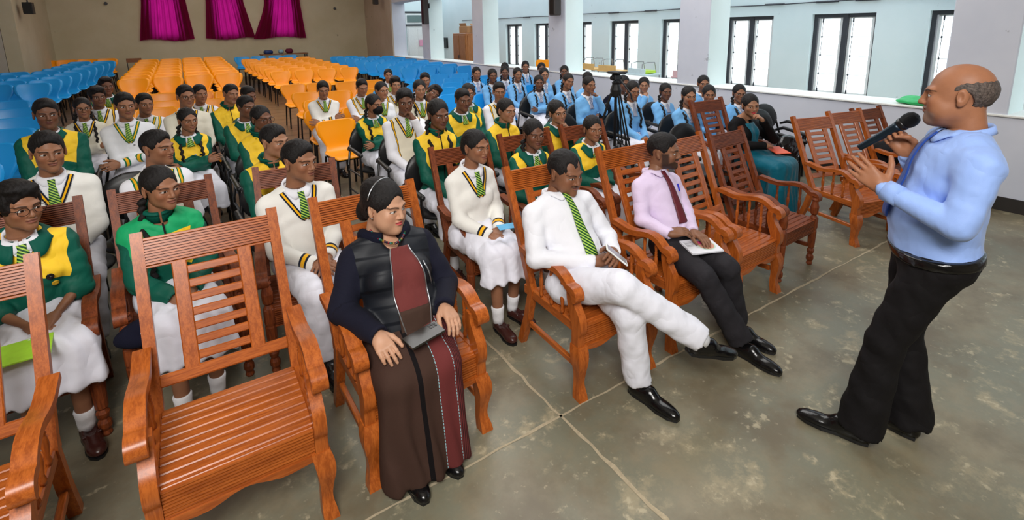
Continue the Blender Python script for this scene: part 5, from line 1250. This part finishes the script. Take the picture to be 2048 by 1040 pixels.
r=thing('necklace','necklace of coloured beads round the neck of the lady in the saree','necklace',O)
bm=[]; 
for i,mc_ in enumerate(cols): b=MB(); b.lathe([(.001,-.0062),(.0042,-.0042),(.0062,0),(.0042,.0042),(.001,.0062)],n=10); bm.append(b.mesh('bead',plain('bead_%d'%i,mc_,.15),True))
for i in range(33):
    t=-1+2*i/32; a=.078*math.sin(t*1.45); cN=.478*ls; c_=cN+.008-.075*math.cos(t*1.45)**1.0*1.0+.02*abs(t); g=ld.drape(np.array([[a]]),np.array([[c_]]),.013)[0,0]; obj('bead',bm[i%6],r,tuple(g))
for s in(-1,1): b=MB(); b.lathe([(.001,-.006),(.006,0),(.001,.006)],n=10); e_=obj('earring',b.mesh('earring',M_steel,True),ld.o); e_.location=tuple(ld.hC+ld.Rh@A(s*.080,.0,-.035))
pts=[tuple(ld.hC+ld.Rh@A(.098*math.sin(t),.0+.01,.03+.103*math.cos(t))*1.02) for t in np.linspace(-1.35,.35,14)]
polyline('hair_band',pts,.0035,M_steel,ld.o)
for wr,el in ((ld.W[0],ld.E[0]),(ld.W[1],ld.E[1])):
    d=unit(el-wr); x_=unit(np.cross(d,A(0,0,1))); y_=np.cross(d,x_); polyline('bracelet',[wr+d*.02+(x_*math.cos(t)+y_*math.sin(t))*.036 for t in np.linspace(0,2*PI,17)],.004,plain('gold_beads',(150,110,50),.3,.6),ld.o)
r=flat_thing('phone','dark phone lying on the lap of the lady in the saree','phone',(.70,1.80,.655),(.165,.078,.010),(.12,-.03,.22),plain('phone_back',(40,38,34),.15))
b=MB()
for i in range(3):
    for j in range(2): b.lathe([(.006,0),(.006,.0015)],(.045+.013*i,.012+.014*j,.005),8)
obj('camera_lens',b.mesh('camera_lens',M_black),r)
# hem of the saree's fall on the chair arm side
# lady in teal
O=(4.86,3.02,0)
J=dict(pelvis=L_(4.84,2.98,.54),neck=L_(4.83,3.07,.945),elbowR=L_(4.62,2.95,.70),wristR=L_(4.80,2.78,.70),elbowL=L_(5.0,2.80,.74),wristL=L_(4.78,2.80,.955),
       kneeR=L_(4.76,2.60,.50),kneeL=L_(4.96,2.60,.50),ankleR=L_(4.78,2.66,.085),ankleL=L_(4.93,2.68,.085),toeR=(0,-1,0),toeL=(.1,-1,0))
tl=person('person in a teal saree and black velvet cardigan with a hand at the mouth',*O,0,(-.06,-.06,1.09),-.62,.08,-.08,'f','bun','l',0,.98,.98,.43,None,
    'cardigan',M_blkv,None,None,'skirt',M_teal,'lap',['rest','fist'],1.0,(0,0,-.002),None,False,joints=J,vcut=.10,lowz=.05,shoe='girl',handdir=[((.9,-.2,0),(0,-.3,1)),((-.5,.3,.6),(.6,-.7,.2))])
tl.o['lip']=(.6,.03,.06)
ls=tl.ls; v=np.linspace(0,1,20)[:,None]; q=np.linspace(-1,1,9)[None]; c=.0+(.40*ls)*v; a=q*(.05+.02*v)+.0; shell_grid('blouse',tl.drape(a,c+0*a,.006+.002*np.sin(a*300)),M_teal,tl.o)
flat_thing('exercise_book','orange covered book on the lap of the woman in teal','book',(4.95,2.72,.645),(.15,.21,.008),(.1,0,-.5),plain('orange_cover',(238,92,52),.5))
# ---------------------------------------------------------------- camera tripod
r=thing('tripod','black camera tripod with a video head standing among the girls in blue','tripod',(3.85,3.92,0))
b=MB(); b.tube([(0,0,.62),(0,0,1.25)],.016,10); obj('centre_column',b.mesh('centre_column',M_black),r)
b=MB(); b.lathe([(.03,1.16),(.055,1.18),(.06,1.24),(.05,1.27),(.04,1.30),(.045,1.32),(.03,1.335)],n=16); obj('crown',b.mesh('crown',M_blackp),r)
b=MB(); b.box((0,0,1.375),(.09,.07,.07),None,.012); b.box((0,0,1.425),(.11,.16,.025),None,.005); b.tube([(-.07,0,1.37),(.07,0,1.37)],.022,12); obj('pan_head',b.mesh('pan_head',M_blackp),r)
b=MB(); b.tube([(.05,0,1.36),(.12,-.1,1.2),(.13,-.12,1.12)],.009,8); obj('pan_handle',b.mesh('pan_handle',M_black),r)
for k in range(3):
    an=k*2*PI/3+.5; dx,dy=math.cos(an),math.sin(an); L=obj('leg',None,r)
    b=MB()
    for o_ in(-.018,.018): b.tube([(dx*.05-dy*o_,dy*.05+dx*o_,1.20),(dx*.22-dy*o_,dy*.22+dx*o_,.62)],.0085,8)
    b.tube([(dx*.21,dy*.21,.64),(dx*.40,dy*.40,.02)],.010,8); L.data=None
    C.objects.unlink(L); bpy.data.objects.remove(L); L=obj('leg',b.mesh('leg',M_black),r)
    b=MB(); b.box((dx*.215,dy*.215,.62),(.055,.055,.05),None,.008); obj('leg_clamp',b.mesh('leg_clamp',M_blackp),L)
    b=MB(); b.tube([(dx*.40,dy*.40,.0),(dx*.395,dy*.395,.04)],.018,8); obj('rubber_foot',b.mesh('rubber_foot',M_blackp),L)
    b=MB(); b.tube([(0,0,.70),(dx*.21,dy*.21,.64)],.006,6); obj('brace',b.mesh('brace',M_black),r)
# ---------------------------------------------------------------- loose things
def blob(nm,lab,cat,prims,mt,loc,h=.012,rz=0,noise=True):
    am=.006
    nz=(lambda G: am*np.sin(G[...,0]*33+2*np.sin(G[...,2]*19))*np.sin(G[...,2]*37+G[...,1]*31)) if noise else None
    return obj(nm,npmesh(nm,*mesh_sdf(prims,h,noise=nz),mt),None,loc,rz,label=lab,category=cat)
flat_thing('paper_slip','blue paper slip in the hands of the girl in white','paper',(1.60,2.575,.665),(.12,.07,.003),(.1,0,-.2),plain('blue_paper',(96,176,222),.7))
flat_thing('exercise_book','lime green book under the hands of the student with round glasses','book',(-.75,2.74,.60),(.24,.17,.008),(.05,0,.1),plain('lime_cover',(170,226,60),.5))
blob('woollen_cap','black woollen cap on the chair beside the girl in the green jacket','cap',[ell((0,0,.05),(.085,.07,.055),.02),ell((.03,.01,.08),(.05,.05,.04),.02)],M_navyk,(-.36,2.86,.42))
blob('plastic_bag','green plastic bag crumpled on the window sill behind the speaker','bag',[ell((0,0,.03),(.14,.26,.04),.03),ell((.02,.1,.05),(.07,.12,.045),.03),ell((.0,-.13,.04),(.08,.1,.03),.03)],plain('green_bag',(24,178,96),.35,0,.2,8,.5,.5,30),(6.95,2.22,.975))
blob('backpack','black bag lying on the farthest armchair by the wall','bag',[ell((0,0,.12),(.17,.14,.14),.04),ell((.05,-.05,.2),(.12,.1,.08),.04)],M_blk,(6.08,2.2,.42))
blob('backpack','dark backpack leaning behind the woman in teal','bag',[ell((0,0,.2),(.17,.12,.2),.05),ell((0,-.08,.15),(.12,.08,.1),.04)],M_blk,(5.35,3.3,.42))
blob('handbag','black handbag with clear front on the armchair beside the woman in teal','bag',[ell((0,0,.14),(.16,.09,.15),.02),ell((0,-.06,.1),(.12,.05,.1),.02)],plain('glossy_black',(24,24,26),.12,0,.3,10,.4,.5,25),(5.38,2.86,.44))
blob('backpack','navy backpack on the floor between the blue girls by the low wall','bag',[ell((0,0,.2),(.18,.13,.24),.05)],M_navyk,(5.6,5.8,.42))
for x,y,rz,l in ((5.35,3.05,-.2,'empty black armchair right beside the woman in teal'),(6.2,3.45,-.3,'empty black armchair nearest the grey wall, behind the teak chairs'),(5.75,3.25,-.3,'empty black armchair behind the middle teak chair by the wall'),(-.42,4.45,.1,'black armchair with a broad curved back behind the girl in the green jacket'),(3.75,4.55,-.2,'black armchair standing behind the camera tripod'),(4.35,3.2,-.1,'black armchair between the smiling girl in blue and the teak chairs')):
    inst(T_blk,'office_armchair',l,'chair',(x,y,0),rz)
# furniture stacked in the corridor
M_ply=plain('plywood',(222,178,110),.6,0,.15,12); M_pink=plain('pink_laminate',(214,176,180),.5)
def stackdesk(x,y,rz,lab,mt,h=1.0):
    r=thing('stacked_desk',lab,'desk',(x,y,0),rz)
    b=MB(); b.box((0,0,h),(.45,.55,.025),None,.004); obj('desk_top',b.mesh('desk_top',mt),r)
    b=MB(); b.box((-.2,0,h+.07),(.02,.5,.12),None,.004); obj('side_board',b.mesh('side_board',mt),r)
    for sx in(-1,1):
        for sy in(-1,1): b=MB(); b.tube([(sx*.2,sy*.25,0),(sx*.2,sy*.25,h)],.013,8); obj('leg',b.mesh('leg',M_steel),r)
    for sy in(-1,1): b=MB(); b.tube([(-.2,sy*.16,h+.01),(-.2,sy*.16,h+.22),(-.05,sy*.16,h+.25),(.15,sy*.16,h+.24),(.2,sy*.16,h+.02)],.009,8); obj('tube_frame',b.mesh('tube_frame',M_steel),r)
stackdesk(8.0,8.9,0,'plywood desk stacked in the corridor, left of the others',M_ply,.96); stackdesk(8.0,8.25,.1,'plywood desk stacked in the corridor behind the tripod head',M_ply,.95)
stackdesk(8.0,7.35,-.05,'pale desk with bent tube frame in the corridor, middle one',plain('pale_blue_top',(206,226,232),.5),.93); stackdesk(7.9,6.1,.1,'pink topped desk in the corridor beside the big grey pillar',M_pink,.96)
b=MB(); b.box((0,0,.03),(.3,.4,.06),None,.01); obj('plastic_tray',b.mesh('plastic_tray',plain('lime_tray',(180,214,60),.4)),None,(8.0,7.35,.955),0,label='lime green plastic tray on the pale corridor desk',category='tray')
for y_,c_,lab in ((10.9,1,'orange plastic chair stacked in the corridor behind the girls in blue'),(14.3,1,'orange plastic chair stacked in the corridor near the cupboard')):
    inst(T_b1,'plastic_chair','blue plastic chair at the bottom of a corridor stack, '+('far one' if c_ and y_>12 else 'near one'),'chair',(7.9,y_,0),-1.2); inst(T_o1,'plastic_chair',lab,'chair',(7.9,y_,.24),-1.2)
